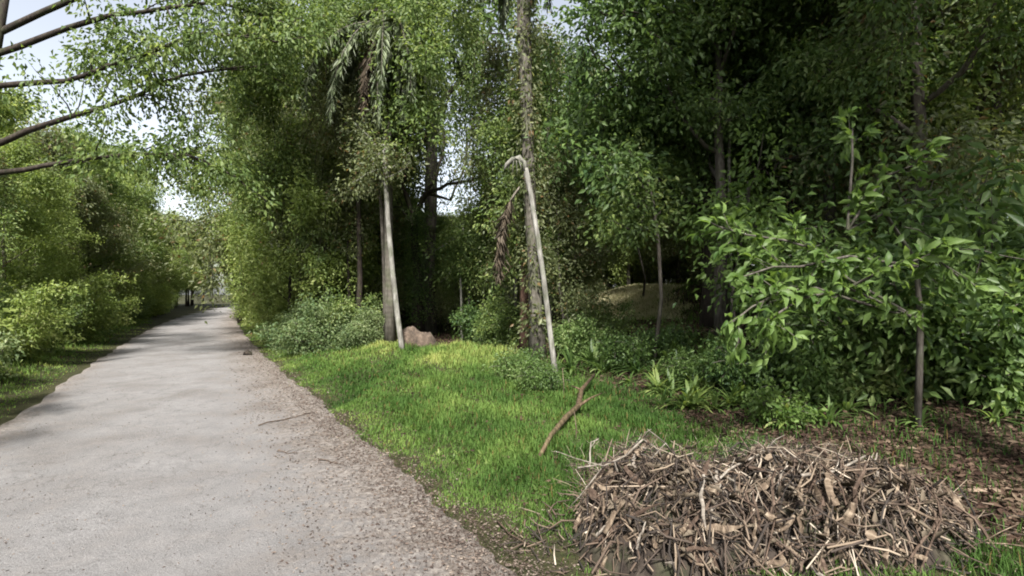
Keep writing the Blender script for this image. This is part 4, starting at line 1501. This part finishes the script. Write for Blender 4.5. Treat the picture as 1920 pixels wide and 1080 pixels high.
# distinct pale branches on and behind the heap
BR = [
    ([(1170, 858, 5.6), (1192, 890, 5.3), (1210, 914, 5.1)], .013, 'dead', 'short straight pale grey stick slanting on top of the heap'),
    ([(1085, 876, 5.6), (1125, 869, 5.65), (1172, 856, 5.7)], .009, 'dead', 'thin pale stick lying level along the heap top'),
    ([(1105, 876, 5.6), (1106, 850, 5.7), (1110, 828, 5.8), (1122, 822, 5.8)], .010, 'dead', 'pale upright stick with a bent tip at the left of the heap'),
    ([(1316, 968, 4.6), (1335, 938, 4.75), (1365, 915, 4.9), (1395, 908, 5.0), (1430, 908, 5.1)], .013, 'dead', 'long curved grey branch arching over the right of the heap'),
    ([(1395, 1010, 4.4), (1400, 960, 4.6), (1430, 912, 4.8), (1452, 925, 4.8)], .008, 'tan', 'tan looping twig at the right side of the heap'),
    ([(1455, 1000, 4.4), (1462, 955, 4.5), (1445, 920, 4.7)], .010, 'dead', 'pale bowed twig at the right edge of the heap'),
    ([(1135, 1022, 4.35), (1150, 995, 4.4), (1172, 975, 4.5)], .022, 'tan', 'thick short tan stub leaning at the front of the heap'),
    ([(1285, 918, 5.2), (1320, 940, 5.0), (1350, 960, 4.8)], .010, 'brown', 'brown stick slanting down behind the curved grey branch'),
    ([(1230, 925, 5.2), (1180, 921, 5.2), (1160, 922, 5.2)], .008, 'tan', 'tan stick lying crosswise below the pale straight one'),
    ([(1500, 985, 4.5), (1560, 950, 4.7), (1620, 945, 4.9)], .014, 'dead', 'grey branch resting on the rightmost end of the heap'),
]
for pts, r, mt, lab in BR:
    w_ = [np.array(tuple(pix(*q))) for q in pts]
    for q in w_:
        q[2] = max(q[2], hz(q[0], q[1]) + float(heap(q[0], q[1])) + .01)
    root = empty('dry_branch', tuple(w_[0]), lab, 'branch', 'dry branches on the heap')
    fine = []
    for a_, b_ in zip(w_[:-1], w_[1:]):
        for q in (0, .5): fine.append(a_ * (1 - q) + b_ * q + rng.normal(size=3) * .006)
    fine.append(w_[-1])
    fine = [q - w_[0] for q in fine]
    T = Tubes(); T.add(fine, [r * (1.1 - .5 * i / len(fine)) for i in range(len(fine))], 8, rough=.07)
    T.build('stem', BK[mt], root)
    j = len(fine) // 2
    T = Tubes(); T.add([fine[j], fine[j] + [.05, .02, .06], fine[j] + [.08, .05, .10]], [r * .5, r * .4, r * .2], 5)
    T.build('side_shoot', BK[mt], root)

# straw and dead stems on the ground behind the heap
rng = np.random.default_rng(151)
T = Tubes()
for i in range(4200):
    x_ = rng.uniform(.7, 4.6); y_ = rng.uniform(5.0, 7.6)
    if rng.uniform() < smooth(6.2, 7.6, np.float64(y_)): continue
    z_ = hz(x_, y_) + float(heap(x_, y_))
    az = rng.uniform(0, 6.28); el = abs(rng.normal()) * .35
    ln = rng.uniform(.06, .3)
    d_ = np.array([math.cos(az) * math.cos(el), math.sin(az) * math.cos(el), math.sin(el)])
    b_ = np.array([x_, y_, z_ + .01])
    T.add([b_, b_ + d_ * ln * .5 + [0, 0, .01], b_ + d_ * ln], [.004, .0035, .002], 3, cap=False)
tag(T.build('dry_straw', MAT_STICK), 'dry straw and thin dead stems strewn behind the heap', 'straw', kind='stuff')

# prototypes are only moulds: take them out of the scene
for grp in (P, Q, G):
    for r_ in grp.values():
        for ch in list(r_.children):
            for g in list(ch.children): bpy.data.objects.remove(g)
            bpy.data.objects.remove(ch)
        bpy.data.objects.remove(r_)
tri = sum(len(me.loops) - 2 * len(me.polygons) for me in bpy.data.meshes if me.users)
print('triangles', tri, 'objects', len(COL.objects))
